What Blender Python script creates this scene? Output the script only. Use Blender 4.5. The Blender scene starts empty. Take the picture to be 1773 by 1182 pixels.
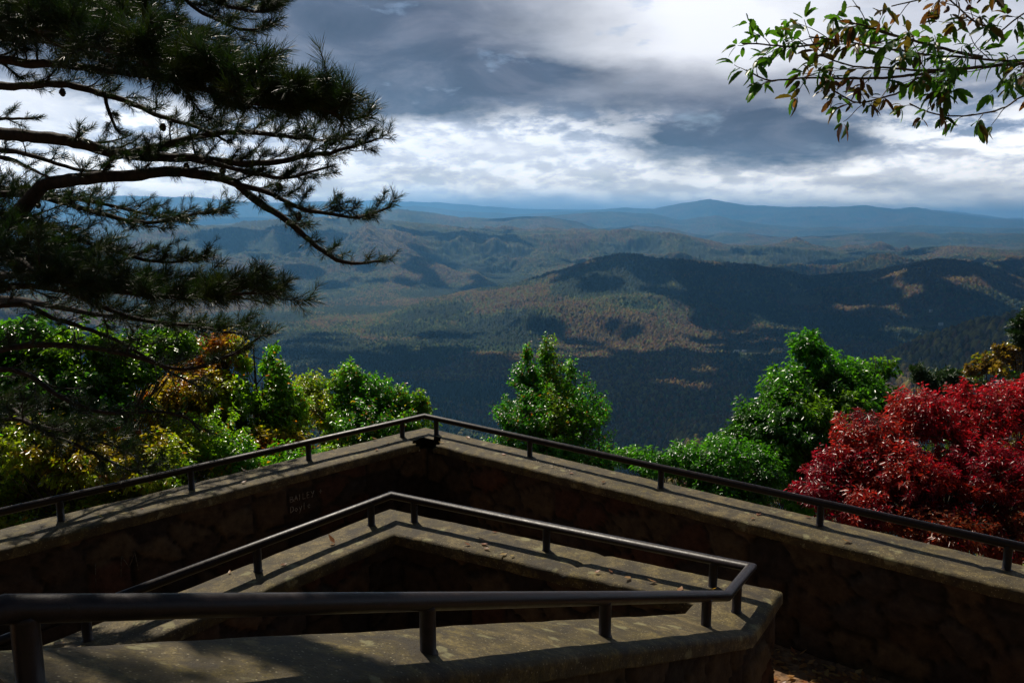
import bpy, math, random
import numpy as np
from mathutils import Vector, Matrix

random.seed(11)
rng = np.random.default_rng(11)
sc = bpy.context.scene
COL = sc.collection

# ------------------------------------------------------------------ camera
CZ = 3.2                     # eye height over the lower terrace
F = 1379.0                   # focal length in pixels of the 1773 px wide photograph
TH = math.radians(8.5)       # pitch down
cd = bpy.data.cameras.new('camera')
cam = bpy.data.objects.new('camera', cd)
COL.objects.link(cam)
cam.location = (0, 0, CZ)
cam.rotation_euler = (math.pi / 2 - TH, 0, 0)
cd.sensor_width = 36.0
cd.lens = 36.0 * F / 1773.0
cd.clip_start = 0.05
cd.clip_end = 120000
sc.camera = cam


def at(px, py, d):
    """world point seen at (px, py) at camera depth d"""
    x = (px - 886.5) / F * d
    v = (py - 591.0) / F * d
    return np.array([x, d * math.cos(TH) - v * math.sin(TH), CZ - d * math.sin(TH) - v * math.cos(TH)])


def on_level(px, py, h):
    """world point seen at (px, py) on the level plane h below the eye"""
    p = at(px, py, 1.0) - np.array([0, 0, CZ])
    return p * (h / -p[2]) + np.array([0, 0, CZ])


def azel(px, py):
    p = at(px, py, 1.0) - np.array([0, 0, CZ])
    return math.degrees(math.atan2(p[0], p[1])), math.degrees(math.atan2(p[2], math.hypot(p[0], p[1])))


# ------------------------------------------------------------------ noise
def h32(ix, iy, seed):
    a = (ix.astype(np.int64) * 374761393 + iy.astype(np.int64) * 668265263 + seed * 974634777) & 0xFFFFFFFF
    a = (a ^ (a >> 13)) * 1274126177 & 0xFFFFFFFF
    a = (a ^ (a >> 16)) * 2246822519 & 0xFFFFFFFF
    return ((a ^ (a >> 15)) & 0xFFFFFF) / float(0xFFFFFF)


def vnoise(x, y, seed=0):
    ix = np.floor(x); iy = np.floor(y)
    fx = x - ix; fy = y - iy
    fx = fx * fx * fx * (fx * (fx * 6 - 15) + 10); fy = fy * fy * fy * (fy * (fy * 6 - 15) + 10)
    a = h32(ix, iy, seed); b = h32(ix + 1, iy, seed); c = h32(ix, iy + 1, seed); d = h32(ix + 1, iy + 1, seed)
    return (a + (b - a) * fx) * (1 - fy) + (c + (d - c) * fx) * fy


def fbm(x, y, octs=4, seed=0, gain=0.5):
    s = 0; a = 1.0; n = 0
    for o in range(octs):
        s = s + a * vnoise(x, y, seed + o * 7); n += a
        x, y = x * 1.97 + y * 0.31 + 3.1, y * 1.97 - x * 0.31 + 1.7
        a *= gain
    return s / n


def ridged(x, y, octs=4, seed=0):
    s = 0; a = 1.0; n = 0
    for o in range(octs):
        s = s + a * (1 - np.abs(2 * vnoise(x, y, seed + o * 7) - 1)); n += a
        x, y = x * 1.93 + y * 0.4 + 3.1, y * 1.93 - x * 0.4 + 1.7
        a *= 0.5
    return s / n


def cells(x, y, s, seed=0):
    """jittered cells: distance to the nearest centre, to the second, and the nearest one's hashes"""
    gx = np.floor(x / s); gy = np.floor(y / s)
    d1 = np.full(x.shape, 1e9); d2 = np.full(x.shape, 1e9)
    k1 = np.zeros(x.shape); k2 = np.zeros(x.shape)
    for dx in (-1, 0, 1):
        for dy in (-1, 0, 1):
            cx = gx + dx; cy = gy + dy
            px = (cx + 0.15 + 0.7 * h32(cx, cy, seed)) * s
            py = (cy + 0.15 + 0.7 * h32(cx, cy, seed + 1)) * s
            d = np.hypot(x - px, y - py)
            m = d < d1
            d2 = np.where(m, d1, np.minimum(d2, d))
            k1 = np.where(m, h32(cx, cy, seed + 2), k1)
            k2 = np.where(m, h32(cx, cy, seed + 3), k2)
            d1 = np.where(m, d, d1)
    return d1, d2, k1, k2


# ------------------------------------------------------------------ meshes
class MB:
    """collects vertices and faces of one mesh"""
    def __init__(self):
        self.v = []; self.f3 = []; self.f4 = []; self.c = []; self.n = 0

    def add(self, v, f3=None, f4=None, col=None):
        v = np.asarray(v, float).reshape(-1, 3)
        if f3 is not None and len(f3): self.f3.append(np.asarray(f3, np.int64).reshape(-1, 3) + self.n)
        if f4 is not None and len(f4): self.f4.append(np.asarray(f4, np.int64).reshape(-1, 4) + self.n)
        self.v.append(v)
        if col is not None:
            col = np.asarray(col, float)
            self.c.append(np.broadcast_to(col, (len(v), 3)) if col.ndim == 1 else col)
        self.n += len(v)

    def build(self, name, mat, parent=None, smooth=False):
        me = bpy.data.meshes.new(name)
        v = np.concatenate(self.v) if self.v else np.zeros((0, 3))
        f3 = np.concatenate(self.f3) if self.f3 else np.zeros((0, 3), np.int64)
        f4 = np.concatenate(self.f4) if self.f4 else np.zeros((0, 4), np.int64)
        me.vertices.add(len(v)); me.vertices.foreach_set('co', v.astype(np.float32).ravel())
        li = np.concatenate([f3.ravel(), f4.ravel()])
        me.loops.add(len(li)); me.loops.foreach_set('vertex_index', li.astype(np.int32))
        st = np.concatenate([np.arange(len(f3)) * 3, len(f3) * 3 + np.arange(len(f4)) * 4])
        me.polygons.add(len(st)); me.polygons.foreach_set('loop_start', st.astype(np.int32))
        if smooth: me.polygons.foreach_set('use_smooth', np.ones(len(st), bool))
        me.update(calc_edges=True)
        me.validate()
        if self.c:
            c = np.concatenate(self.c)
            a = me.color_attributes.new('tint', 'FLOAT_COLOR', 'POINT')
            rgba = np.ones((len(c), 4), np.float32); rgba[:, :3] = c
            a.data.foreach_set('color', rgba.ravel())
        me.materials.append(mat)
        o = bpy.data.objects.new(name, me)
        COL.objects.link(o)
        if parent is not None:
            o.parent = parent
            o.matrix_parent_inverse = Matrix.Translation(-Vector(parent.location))
        return o


def thing(name, loc, label, cat, group=None):
    o = bpy.data.objects.new(name, None)
    COL.objects.link(o)
    o.location = Vector([float(c) for c in loc])
    o.empty_display_size = 0.2
    return tag(o, label, cat, group)


def tag(o, label=None, cat=None, group=None, kind=None):
    if label: o['label'] = label
    if cat: o['category'] = cat
    if group: o['group'] = group
    if kind: o['kind'] = kind
    return o


def unit(v):
    v = np.asarray(v, float)
    return v / (np.linalg.norm(v, axis=-1, keepdims=True) + 1e-12)


def tube(mb, pts, rad, sides=6, cap=True, wob=0.0, col=None):
    pts = np.asarray(pts, float); n = len(pts)
    rad = np.broadcast_to(np.asarray(rad, float), (n,))
    t = np.gradient(pts, axis=0); t = unit(t)
    up = np.array([0, 0, 1.0]) if abs(t[0][2]) < 0.9 else np.array([1.0, 0, 0])
    u = unit(np.cross(up, t[0])); rings = []
    for i in range(n):
        u = unit(u - t[i] * np.dot(u, t[i])); w = np.cross(t[i], u)
        a = np.arange(sides) * 2 * math.pi / sides
        r = rad[i] * (1 + (wob * (rng.random(sides) - 0.5) if wob else 0))
        rings.append(pts[i] + (np.cos(a) * r)[:, None] * u + (np.sin(a) * r)[:, None] * w)
    v = np.concatenate(rings)
    f = [];
    for i in range(n - 1):
        for k in range(sides):
            k2 = (k + 1) % sides
            f.append((i * sides + k, i * sides + k2, (i + 1) * sides + k2, (i + 1) * sides + k))
    f3 = []
    if cap:
        for base, rev in ((0, True), ((n - 1) * sides, False)):
            for k in range(1, sides - 1):
                q = (base, base + k, base + k + 1)
                f3.append(q[::-1] if rev else q)
    mb.add(v, f3, f, col)


def mitred(mb, pts, r, sides=14):
    """a pipe with welded mitre joints"""
    pts = np.asarray(pts, float); n = len(pts)
    a = np.arange(sides) * 2 * math.pi / sides
    seg = unit(pts[1:] - pts[:-1])
    rings = []
    for i in range(n):
        d0 = seg[max(i - 1, 0)]; d1 = seg[min(i, n - 2)]
        nrm = unit(d0 + d1)
        d = d0
        u = unit(np.cross([0, 0, 1.0], d)) if abs(d[2]) < 0.95 else np.array([1.0, 0, 0])
        w = np.cross(d, u)
        off = (np.cos(a) * r)[:, None] * u + (np.sin(a) * r)[:, None] * w
        k = -(off @ nrm) / (d @ nrm)
        rings.append(pts[i] + off + k[:, None] * d)
    v = np.concatenate(rings); f = []
    for i in range(n - 1):
        for k in range(sides):
            k2 = (k + 1) % sides
            f.append((i * sides + k, i * sides + k2, (i + 1) * sides + k2, (i + 1) * sides + k))
    f3 = []
    for base, rev in ((0, True), ((n - 1) * sides, False)):
        for k in range(1, sides - 1):
            q = (base, base + k, base + k + 1)
            f3.append(q[::-1] if rev else q)
    mb.add(v, f3, f)


def resample(pts, step):
    pts = np.asarray(pts, float)
    # Catmull-Rom through the points, then even spacing
    P = np.vstack([2 * pts[0] - pts[1], pts, 2 * pts[-1] - pts[-2]])
    out = []
    for i in range(1, len(P) - 2):
        for t in np.linspace(0, 1, 14, endpoint=False):
            a, b, c, d = P[i - 1], P[i], P[i + 1], P[i + 2]
            out.append(0.5 * (2 * b + (c - a) * t + (2 * a - 5 * b + 4 * c - d) * t * t + (3 * b - a - 3 * c + d) * t ** 3))
    out.append(pts[-1]); out = np.array(out)
    s = np.concatenate([[0], np.cumsum(np.linalg.norm(np.diff(out, axis=0), axis=1))])
    m = max(3, int(s[-1] / step) + 1)
    q = np.linspace(0, s[-1], m)
    return np.stack([np.interp(q, s, out[:, k]) for k in range(3)], 1)


# ------------------------------------------------------------------ materials
def new_mat(name):
    m = bpy.data.materials.new(name); m.use_nodes = True
    nt = m.node_tree; nt.nodes.clear()
    return m, nt, nt.nodes.new('ShaderNodeOutputMaterial')


def N(nt, kind, **kw):
    n = nt.nodes.new(kind)
    for k, v in kw.items():
        if k in n.inputs.keys() and not hasattr(n, k): n.inputs[k].default_value = v
        else: setattr(n, k, v)
    return n


def math_node(nt, op, a, b=None, c=None, clamp=False):
    n = nt.nodes.new('ShaderNodeMath'); n.operation = op; n.use_clamp = clamp
    for i, q in enumerate((a, b, c)):
        if q is None: continue
        if isinstance(q, (int, float)): n.inputs[i].default_value = q
        else: nt.links.new(q, n.inputs[i])
    return n.outputs[0]


def mixc(nt, fac, a, b, mode='MIX'):
    n = nt.nodes.new('ShaderNodeMix'); n.data_type = 'RGBA'; n.blend_type = mode
    for s, q in ((n.inputs[0], fac), (n.inputs[6], a), (n.inputs[7], b)):
        if isinstance(q, (int, float)): s.default_value = q
        elif isinstance(q, tuple): s.default_value = (*q, 1) if len(q) == 3 else q
        else: nt.links.new(q, s)
    return n.outputs[2]


def ramp(nt, src, stops):
    n = nt.nodes.new('ShaderNodeValToRGB')
    e = n.color_ramp.elements
    while len(e) < len(stops): e.new(0.5)
    for k, (p, c) in enumerate(stops):
        e[k].position = p; e[k].color = (*c, 1) if len(c) == 3 else c
    nt.links.new(src, n.inputs[0])
    return n.outputs[0]


def noise_tex(nt, vec, scale, detail=4, rough=0.5, dist=0.0):
    n = nt.nodes.new('ShaderNodeTexNoise')
    n.inputs['Scale'].default_value = scale; n.inputs['Detail'].default_value = detail
    n.inputs['Roughness'].default_value = rough; n.inputs['Distortion'].default_value = dist
    if vec is not None: nt.links.new(vec, n.inputs['Vector'])
    return n


def bump(nt, h, strength, dist=0.01):
    n = nt.nodes.new('ShaderNodeBump'); n.inputs['Strength'].default_value = strength
    n.inputs['Distance'].default_value = dist; nt.links.new(h, n.inputs['Height'])
    return n.outputs[0]


def leaf_mat(name, rough=0.34, trans=0.4, spec=0.5, tmul=(2.7, 3.0, 0.8)):
    m, nt, out = new_mat(name)
    att = N(nt, 'ShaderNodeAttribute', attribute_name='tint')
    geo = N(nt, 'ShaderNodeNewGeometry')
    nz = noise_tex(nt, geo.outputs['Position'], 30, 3)
    col = mixc(nt, 0.5, att.outputs['Color'], mixc(nt, 1.0, att.outputs['Color'], ramp(nt, nz.outputs[0], [(0.3, (0.45,) * 3), (0.7, (1.3,) * 3)]), 'MULTIPLY'))
    b = N(nt, 'ShaderNodeBsdfPrincipled'); nt.links.new(col, b.inputs['Base Color'])
    b.inputs['Roughness'].default_value = rough; b.inputs['Specular IOR Level'].default_value = spec
    nt.links.new(bump(nt, nz.outputs[0], 0.25, 0.004), b.inputs['Normal'])
    t = N(nt, 'ShaderNodeBsdfTranslucent')
    nt.links.new(mixc(nt, 1.0, col, tmul, 'MULTIPLY'), t.inputs['Color'])
    mx = N(nt, 'ShaderNodeMixShader'); mx.inputs[0].default_value = trans
    nt.links.new(b.outputs[0], mx.inputs[1]); nt.links.new(t.outputs[0], mx.inputs[2])
    nt.links.new(mx.outputs[0], out.inputs['Surface'])
    return m


def bark_mat(name, c0, c1, scale=14):
    m, nt, out = new_mat(name)
    tc = N(nt, 'ShaderNodeTexCoord')
    mp = N(nt, 'ShaderNodeMapping'); mp.inputs['Scale'].default_value = (1, 1, 0.35)
    nt.links.new(tc.outputs['Object'], mp.inputs[0])
    n = noise_tex(nt, mp.outputs[0], scale, 6, 0.65, 0.6)
    b = N(nt, 'ShaderNodeBsdfPrincipled'); b.inputs['Roughness'].default_value = 0.85
    nt.links.new(ramp(nt, n.outputs[0], [(0.35, c0), (0.68, c1)]), b.inputs['Base Color'])
    nt.links.new(bump(nt, n.outputs[0], 0.8, 0.02), b.inputs['Normal'])
    nt.links.new(b.outputs[0], out.inputs['Surface'])
    return m


def coping_mat():
    m, nt, out = new_mat('concrete coping')
    tc = N(nt, 'ShaderNodeTexCoord'); O = tc.outputs['Object']
    big = noise_tex(nt, O, 1.3, 6, 0.65, 0.5)
    mid = noise_tex(nt, O, 9, 6, 0.7)
    fine = noise_tex(nt, O, 75, 4, 0.75)
    grit = N(nt, 'ShaderNodeTexVoronoi'); grit.inputs['Scale'].default_value = 48; nt.links.new(O, grit.inputs['Vector'])
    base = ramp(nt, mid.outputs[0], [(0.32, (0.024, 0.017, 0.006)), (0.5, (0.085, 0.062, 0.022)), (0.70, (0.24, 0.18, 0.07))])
    moss = ramp(nt, big.outputs[0], [(0.42, (0, 0, 0)), (0.62, (1, 1, 1))])
    c = mixc(nt, moss, base, mixc(nt, 1.0, base, (0.72, 0.72, 0.30), 'MULTIPLY'))
    c = mixc(nt, ramp(nt, fine.outputs[0], [(0.36, (0.95,) * 3), (0.56, (0,) * 3)]), c, (0.05, 0.036, 0.015))
    c = mixc(nt, ramp(nt, grit.outputs['Distance'], [(0.08, (0.8,) * 3), (0.2, (0,) * 3)]), c, (0.34, 0.29, 0.17))
    lich = N(nt, 'ShaderNodeTexVoronoi'); lich.inputs['Scale'].default_value = 5.5; wv = noise_tex(nt, O, 14, 4)
    vm = N(nt, 'ShaderNodeVectorMath'); vm.operation = 'SCALE'; vm.inputs['Scale'].default_value = 0.16; nt.links.new(wv.outputs['Color'], vm.inputs[0])
    va = N(nt, 'ShaderNodeVectorMath'); va.operation = 'ADD'; nt.links.new(O, va.inputs[0]); nt.links.new(vm.outputs[0], va.inputs[1]); nt.links.new(va.outputs[0], lich.inputs['Vector'])
    c = mixc(nt, ramp(nt, lich.outputs['Distance'], [(0.16, (0.55,) * 3), (0.24, (0,) * 3)]), c, (0.27, 0.25, 0.12))
    stain = noise_tex(nt, O, 3.4, 7, 0.7, 1.2)
    c = mixc(nt, ramp(nt, stain.outputs[0], [(0.36, (0.85,) * 3), (0.47, (0,) * 3)]), c, (0.03, 0.022, 0.012))
    b = N(nt, 'ShaderNodeBsdfPrincipled'); b.inputs['Roughness'].default_value = 0.72
    b.inputs['Specular IOR Level'].default_value = 0.35
    nt.links.new(c, b.inputs['Base Color'])
    h = math_node(nt, 'ADD', math_node(nt, 'MULTIPLY', mid.outputs[0], 0.8), math_node(nt, 'MULTIPLY', fine.outputs[0], 0.55))
    nt.links.new(bump(nt, h, 0.9, 0.012), b.inputs['Normal'])
    nt.links.new(b.outputs[0], out.inputs['Surface'])
    return m


def stone_mat():
    m, nt, out = new_mat('rubble stone')
    tc = N(nt, 'ShaderNodeTexCoord'); O = tc.outputs['Object']
    att = N(nt, 'ShaderNodeAttribute', attribute_name='tint')
    a = noise_tex(nt, O, 12, 7, 0.65)
    c = mixc(nt, 1.0, att.outputs['Color'], ramp(nt, a.outputs[0], [(0.3, (0.5,) * 3), (0.7, (1.35,) * 3)]), 'MULTIPLY')
    b = N(nt, 'ShaderNodeBsdfPrincipled'); b.inputs['Roughness'].default_value = 0.88
    b.inputs['Specular IOR Level'].default_value = 0.2
    nt.links.new(c, b.inputs['Base Color'])
    nt.links.new(bump(nt, a.outputs[0], 0.8, 0.02), b.inputs['Normal'])
    nt.links.new(b.outputs[0], out.inputs['Surface'])
    return m


def iron_mat():
    m, nt, out = new_mat('brown painted iron')
    tc = N(nt, 'ShaderNodeTexCoord')
    a = noise_tex(nt, tc.outputs['Object'], 26, 6, 0.7); s = noise_tex(nt, tc.outputs['Object'], 240, 2)
    b = N(nt, 'ShaderNodeBsdfPrincipled')
    nt.links.new(ramp(nt, a.outputs[0], [(0.35, (0.008, 0.005, 0.005)), (0.62, (0.018, 0.011, 0.011)), (0.78, (0.05, 0.03, 0.025))]), b.inputs['Base Color'])
    nt.links.new(ramp(nt, a.outputs[0], [(0.3, (0.33,) * 3), (0.7, (0.5,) * 3)]), b.inputs['Roughness'])
    b.inputs['Specular IOR Level'].default_value = 0.32
    nt.links.new(bump(nt, math_node(nt, 'ADD', a.outputs[0], math_node(nt, 'MULTIPLY', s.outputs[0], 0.4)), 0.35, 0.003), b.inputs['Normal'])
    nt.links.new(b.outputs[0], out.inputs['Surface'])
    return m


def plain_mat(name, col, rough=0.8, att=False, nscale=6, amt=0.35):
    m, nt, out = new_mat(name)
    tc = N(nt, 'ShaderNodeTexCoord')
    a = noise_tex(nt, tc.outputs['Object'], nscale, 6, 0.6)
    src = N(nt, 'ShaderNodeAttribute', attribute_name='tint').outputs['Color'] if att else col
    c = mixc(nt, 1.0, src, ramp(nt, a.outputs[0], [(0.3, (1 - amt,) * 3), (0.7, (1 + amt,) * 3)]), 'MULTIPLY')
    b = N(nt, 'ShaderNodeBsdfPrincipled'); b.inputs['Roughness'].default_value = rough
    b.inputs['Specular IOR Level'].default_value = 0.2
    nt.links.new(c, b.inputs['Base Color']); nt.links.new(b.outputs[0], out.inputs['Surface'])
    return m


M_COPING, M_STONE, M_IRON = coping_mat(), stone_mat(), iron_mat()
M_BARK = bark_mat('grey bark', (0.03, 0.022, 0.016), (0.13, 0.10, 0.075))
M_PBARK = bark_mat('pine bark', (0.010, 0.007, 0.005), (0.048, 0.032, 0.022), 22)
M_LEAF = leaf_mat('glossy leaves', 0.26, 0.48, 0.6)
M_REDLEAF = leaf_mat('red leaves', 0.30, 0.45, 0.5, (2.3, 0.9, 1.2))
M_NEEDLE = leaf_mat('pine needles', 0.45, 0.12, 0.35)
M_OAKLEAF = leaf_mat('chestnut leaves', 0.40, 0.35, 0.4)
M_CHALK = plain_mat('pale scratches', (0.34, 0.30, 0.24), 0.9, nscale=40, amt=0.8)

M_FAINT = plain_mat('worn scratches', (0.10, 0.085, 0.062), 0.9, nscale=40, amt=0.8)
# ------------------------------------------------------------------ lookout geometry
HR = 2.10                    # pipe centre below the eye on the level stretches
RAIL_R, POST_R = 0.030, 0.027
DROP = 0.18                  # pipe centre to coping top
ZR = CZ - HR

oa = on_level(735, 720, HR)
ol = on_level(0, 886, HR); orr = on_level(1773, 947, HR)
dl = unit(ol - oa); dr = unit(orr - oa)
outer_path = np.array([oa + dl * 8.5, oa, oa + dr * 8.6])
outer_posts_px = [(753, 725), (917, 760), (1142, 811), (1418, 873), (1747, 941)]
outer_posts = [on_level(x, y, HR) for x, y in ((697, 729), (538, 767), (333, 813), (96, 858))] + [on_level(*p, HR) for p in outer_posts_px]


def snap(p, a, d):
    return a + d * float(np.dot(p - a, d))


outer_posts = [snap(p, oa, dl) for p in outer_posts[:4]] + [snap(p, oa, dr) for p in outer_posts[4:]]
outer_posts += [oa + dl * 5.2, oa + dl * 6.4, oa + dl * 7.6, oa + dr * 6.75, oa + dr * 7.95]

ia = on_level(677, 857, HR)
il_ = on_level(225, 1026, HR)
dil = unit(il_ - ia)
c1 = on_level(1300, 982, HR)
c2 = on_level(1259, 1031, HR)
fl = at(6, 1054, 1.60)
inner_path = np.array([ia + dil * 4.3, ia, c1, c2, fl])
dfl = unit(fl - c2)


# ------------------------------------------------------------------ swept coping and walls
def sweep(path, prof, step=0.06):
    """sweep a closed (offset, z) profile along a path with mitred corners; the offset is to the right of travel.
    returns grid (stations, profile, 3), arc length and the segment number of each station"""
    path = np.asarray(path, float); n = len(path)
    hd = unit(np.c_[path[1:, :2] - path[:-1, :2]])
    nr = np.c_[hd[:, 1], -hd[:, 0]]
    mv = []
    for i in range(n):
        a = nr[max(i - 1, 0)]; b = nr[min(i, n - 2)]
        m = unit(a + b); mv.append(m / max(0.35, float(m @ a)))
    st = []; S = 0
    arc = []; seg = []
    for i in range(n - 1):
        L = np.linalg.norm(path[i + 1] - path[i]); k = max(2, int(L / step))
        for t in np.linspace(0, 1, k, endpoint=(i == n - 2)):
            c = path[i] * (1 - t) + path[i + 1] * t
            # ends of a segment use the mitre, the rest the true normal, so edges stay straight
            m = mv[i] * (1 - t) + mv[i + 1] * t
            row = [(c[0] + m[0] * o, c[1] + m[1] * o, c[2] + z) for o, z in prof]
            st.append(row); arc.append(S + L * t); seg.append(i)
        S += L
    return np.array(st), np.array(arc), np.array(seg)


def grid_faces(n, m, closed=True):
    f = []
    mm = m if closed else m - 1
    for i in range(n - 1):
        for k in range(mm):
            k2 = (k + 1) % m
            f.append((i * m + k, i * m + k2, (i + 1) * m + k2, (i + 1) * m + k))
    return f


def coping(path, a, b, parent, chip=None, label=None, joints=()):
    """a: how far the coping reaches left of travel, b: right of travel"""
    zt = -DROP; th = 0.085; r = 0.028
    W = a + b
    prof = [(-a, zt - th), (-a, zt - th + 0.006), (-a, zt - r - 0.006), (-a, zt - r)]
    for q in (22, 45, 68): prof.append((-a + r * (1 - math.cos(math.radians(q))), zt - r + r * math.sin(math.radians(q))))
    for t in np.linspace(0, 1, 9): prof.append((-a + r + (W - 2 * r) * t, zt + 0.006 * math.sin(math.pi * t)))
    for q in (68, 45, 22): prof.append((b - r * (1 - math.cos(math.radians(q))), zt - r + r * math.sin(math.radians(q))))
    prof += [(b, zt - r), (b, zt - r - 0.006), (b, zt - th + 0.006), (b, zt - th)]
    g, arc, seg = sweep(path, prof, 0.05)
    n, m, _ = g.shape
    nz = fbm(g[..., 0] * 3.2, g[..., 1] * 3.2, 4, 5) - 0.5
    nz2 = fbm(g[..., 0] * 14, g[..., 1] * 14 + g[..., 2] * 9, 3, 9) - 0.5
    g[..., 2] += nz * 0.010 + nz2 * 0.005
    edge = np.ones(m); edge[5:-5] = 0
    g[..., 0] += (nz2 * 0.008) * edge; g[..., 1] += (nz2 * 0.008) * edge
    if chip is not None:
        for (cx, cy, rad, dep) in chip:
            d = np.hypot(g[..., 0] - cx, g[..., 1] - cy)
            k = np.clip((rad + (nz2 * 0.25 + nz * 0.1) - d) / (rad * 0.35), 0, 1)
            g[..., 2] -= k * dep * (1 + nz2 * 1.2) * 0.3
            hole = k > 0.45
    for s in joints:      # a narrow sunk joint between two coping lengths
        k = np.exp(-((arc - s - 0.02 * nz2[:, 5] * 4) / 0.022) ** 2)[:, None]
        g[..., 2] -= k * 0.012
    fq = np.array(grid_faces(n, m))
    if chip is not None: fq = fq[~hole.reshape(-1)[fq].any(1)]
    mb = MB(); mb.add(g.reshape(-1, 3), None, fq)
    for base in (0, (n - 1) * m):
        mb.add(g.reshape(-1, 3)[base:base + m], [(0, k, k + 1) for k in range(1, m - 1)])
    return mb.build('coping', M_COPING, parent, smooth=True)


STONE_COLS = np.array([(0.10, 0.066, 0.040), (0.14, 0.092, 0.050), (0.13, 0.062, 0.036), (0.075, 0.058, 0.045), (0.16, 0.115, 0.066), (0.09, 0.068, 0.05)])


def masonry(path, a, b, zbot, parent, top=None):
    """rubble wall faces with every stone in relief; zbot is the absolute foot"""
    top = -(DROP + 0.082) if top is None else top
    mb = MB()
    for side, off in ((-1, -a), (1, b)):
        g, arc, seg = sweep(path, [(off, top)], 0.035)
        n = len(g); zt = g[:, 0, 2]
        rows = 40
        u = np.repeat(arc[:, None], rows, 1)
        tt = np.linspace(0, 1, rows)[None, :]
        z = zt[:, None] * (1 - tt) + zbot * tt
        x = np.repeat(g[:, 0, 0][:, None], rows, 1); y = np.repeat(g[:, 0, 1][:, None], rows, 1)
        hd = unit(np.gradient(np.c_[g[:, 0, 0], g[:, 0, 1]], axis=0))
        nx, ny = hd[:, 1] * side, -hd[:, 0] * side
        wu = u + 0.10 * (fbm(u * 3, z * 3, 3, 3) - 0.5); wz = z * 1.35 + 0.12 * (fbm(u * 3 + 9, z * 3, 3, 4) - 0.5)
        d1, d2, k1, k2 = cells(wu, wz, 0.34, 21 + side)
        e = np.clip((d2 - d1 - 0.008) / 0.03, 0, 1); e = e * e * (3 - 2 * e)
        rel = e * (0.018 + 0.024 * k1) + 0.012 * (fbm(u * 16, z * 16, 3, 8) - 0.5) - 0.03
        x = x + nx[:, None] * rel; y = y + ny[:, None] * rel
        ci = (k2 * 5.99).astype(int)
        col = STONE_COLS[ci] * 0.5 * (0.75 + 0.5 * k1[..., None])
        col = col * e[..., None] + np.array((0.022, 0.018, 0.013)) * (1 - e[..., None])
        v = np.stack([x, y, z], -1).reshape(-1, 3)
        f = []
        for i in range(n - 1):
            for k in range(rows - 1):
                q = (i * rows + k, i * rows + k + 1, (i + 1) * rows + k + 1, (i + 1) * rows + k)
                f.append(q if side > 0 else q[::-1])
        mb.add(v, None, f, col.reshape(-1, 3))
    # closing ends
    for p, d in ((path[0], unit(path[0] - path[1])), (path[-1], unit(path[-1] - path[-2]))):
        h = unit(np.array([d[0], d[1], 0])); r = np.array([-h[1], h[0], 0])
        q = []
        for s in (-1, 1):
            for z in (p[2] + top, zbot):
                c = p - h * 0.004 + r * (s * max(a, b) if s > 0 else s * min(a, b)); q.append((c[0], c[1], z))
        mb.add(q, None, [(0, 1, 3, 2)], np.array((0.15, 0.12, 0.08)))
    return mb.build('stonework', M_STONE, parent, smooth=True)


def strokes(mb, org, ux, uz, nrm, lines, w):
    for ln in lines:
        pts = [org + ux * p[0] + uz * p[1] + nrm * 0.004 for p in ln]
        for p, q in zip(pts[:-1], pts[1:]):
            d = unit(q - p); s = np.cross(d, nrm) * w * 0.5
            k = nrm * 0.003
            v = [p - s, p + s, q + s, q - s, p - s + k, p + s + k, q + s + k, q - s + k]
            mb.add(v, None, [(4, 5, 6, 7), (0, 1, 5, 4), (1, 2, 6, 5), (2, 3, 7, 6), (3, 0, 4, 7)])


GL = {
    'B': [[(0, 0), (0, 1)], [(0, 1), (.5, .85), (.45, .6), (0, .52)], [(0, .52), (.6, .4), (.55, .1), (0, 0)]],
    'A': [[(0, 0), (.32, 1), (.62, 0)], [(.12, .4), (.5, .4)]],
    'I': [[(.15, 0), (.2, 1)]],
    'L': [[(.05, 1), (0, 0), (.5, .05)]],
    'E': [[(.5, .95), (.05, 1), (0, 0), (.5, .02)], [(.02, .5), (.4, .52)]],
    'Y': [[(0, 1), (.28, .5)], [(.6, 1), (.15, -.15)]],
    '+': [[(.3, .15), (.3, .85)], [(.05, .5), (.55, .52)]],
    'D': [[(0, 0), (.02, 1), (.45, .8), (.5, .3), (0, 0)]],
    'o': [[(.25, 0), (0, .25), (.2, .55), (.45, .3), (.25, 0)]],
    'y': [[(0, .6), (.2, .15)], [(.45, .65), (.05, -.4)]],
    'l': [[(.1, 0), (.15, 1)]],
    'e': [[(0, .3), (.42, .35), (.25, .6), (.02, .3), (.2, 0), (.45, .1)]],
    'M': [[(0, 0), (.1, 1), (.4, .35), (.7, 1), (.8, 0)]],
}


def writing(mb, org, ux, uz, nrm, s, size, adv=0.78, w=0.006):
    x = 0
    for ch in s:
        if ch != ' ':
            strokes(mb, org + ux * x, ux * size, uz * size, nrm, GL[ch], w)
        x += size * adv
    return mb


# outer parapet ---------------------------------------------------
# travel runs left end -> apex -> right end, so the terrace side is to the right of travel
wall_a = thing('stone_wall', (oa[0], oa[1], 0), 'outer dark rubble stone parapet with a pale coping, meeting in a corner above the valley', 'wall')
inr = oa + unit(-(unit(dl) + 0) - 0) * 0
corner_in = oa + unit(dl + dr) * 0.40
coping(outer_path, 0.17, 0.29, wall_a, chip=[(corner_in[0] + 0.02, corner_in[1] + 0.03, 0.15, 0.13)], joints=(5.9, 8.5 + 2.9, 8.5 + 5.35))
masonry(outer_path, 0.14, 0.25, -0.55, wall_a)

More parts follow.
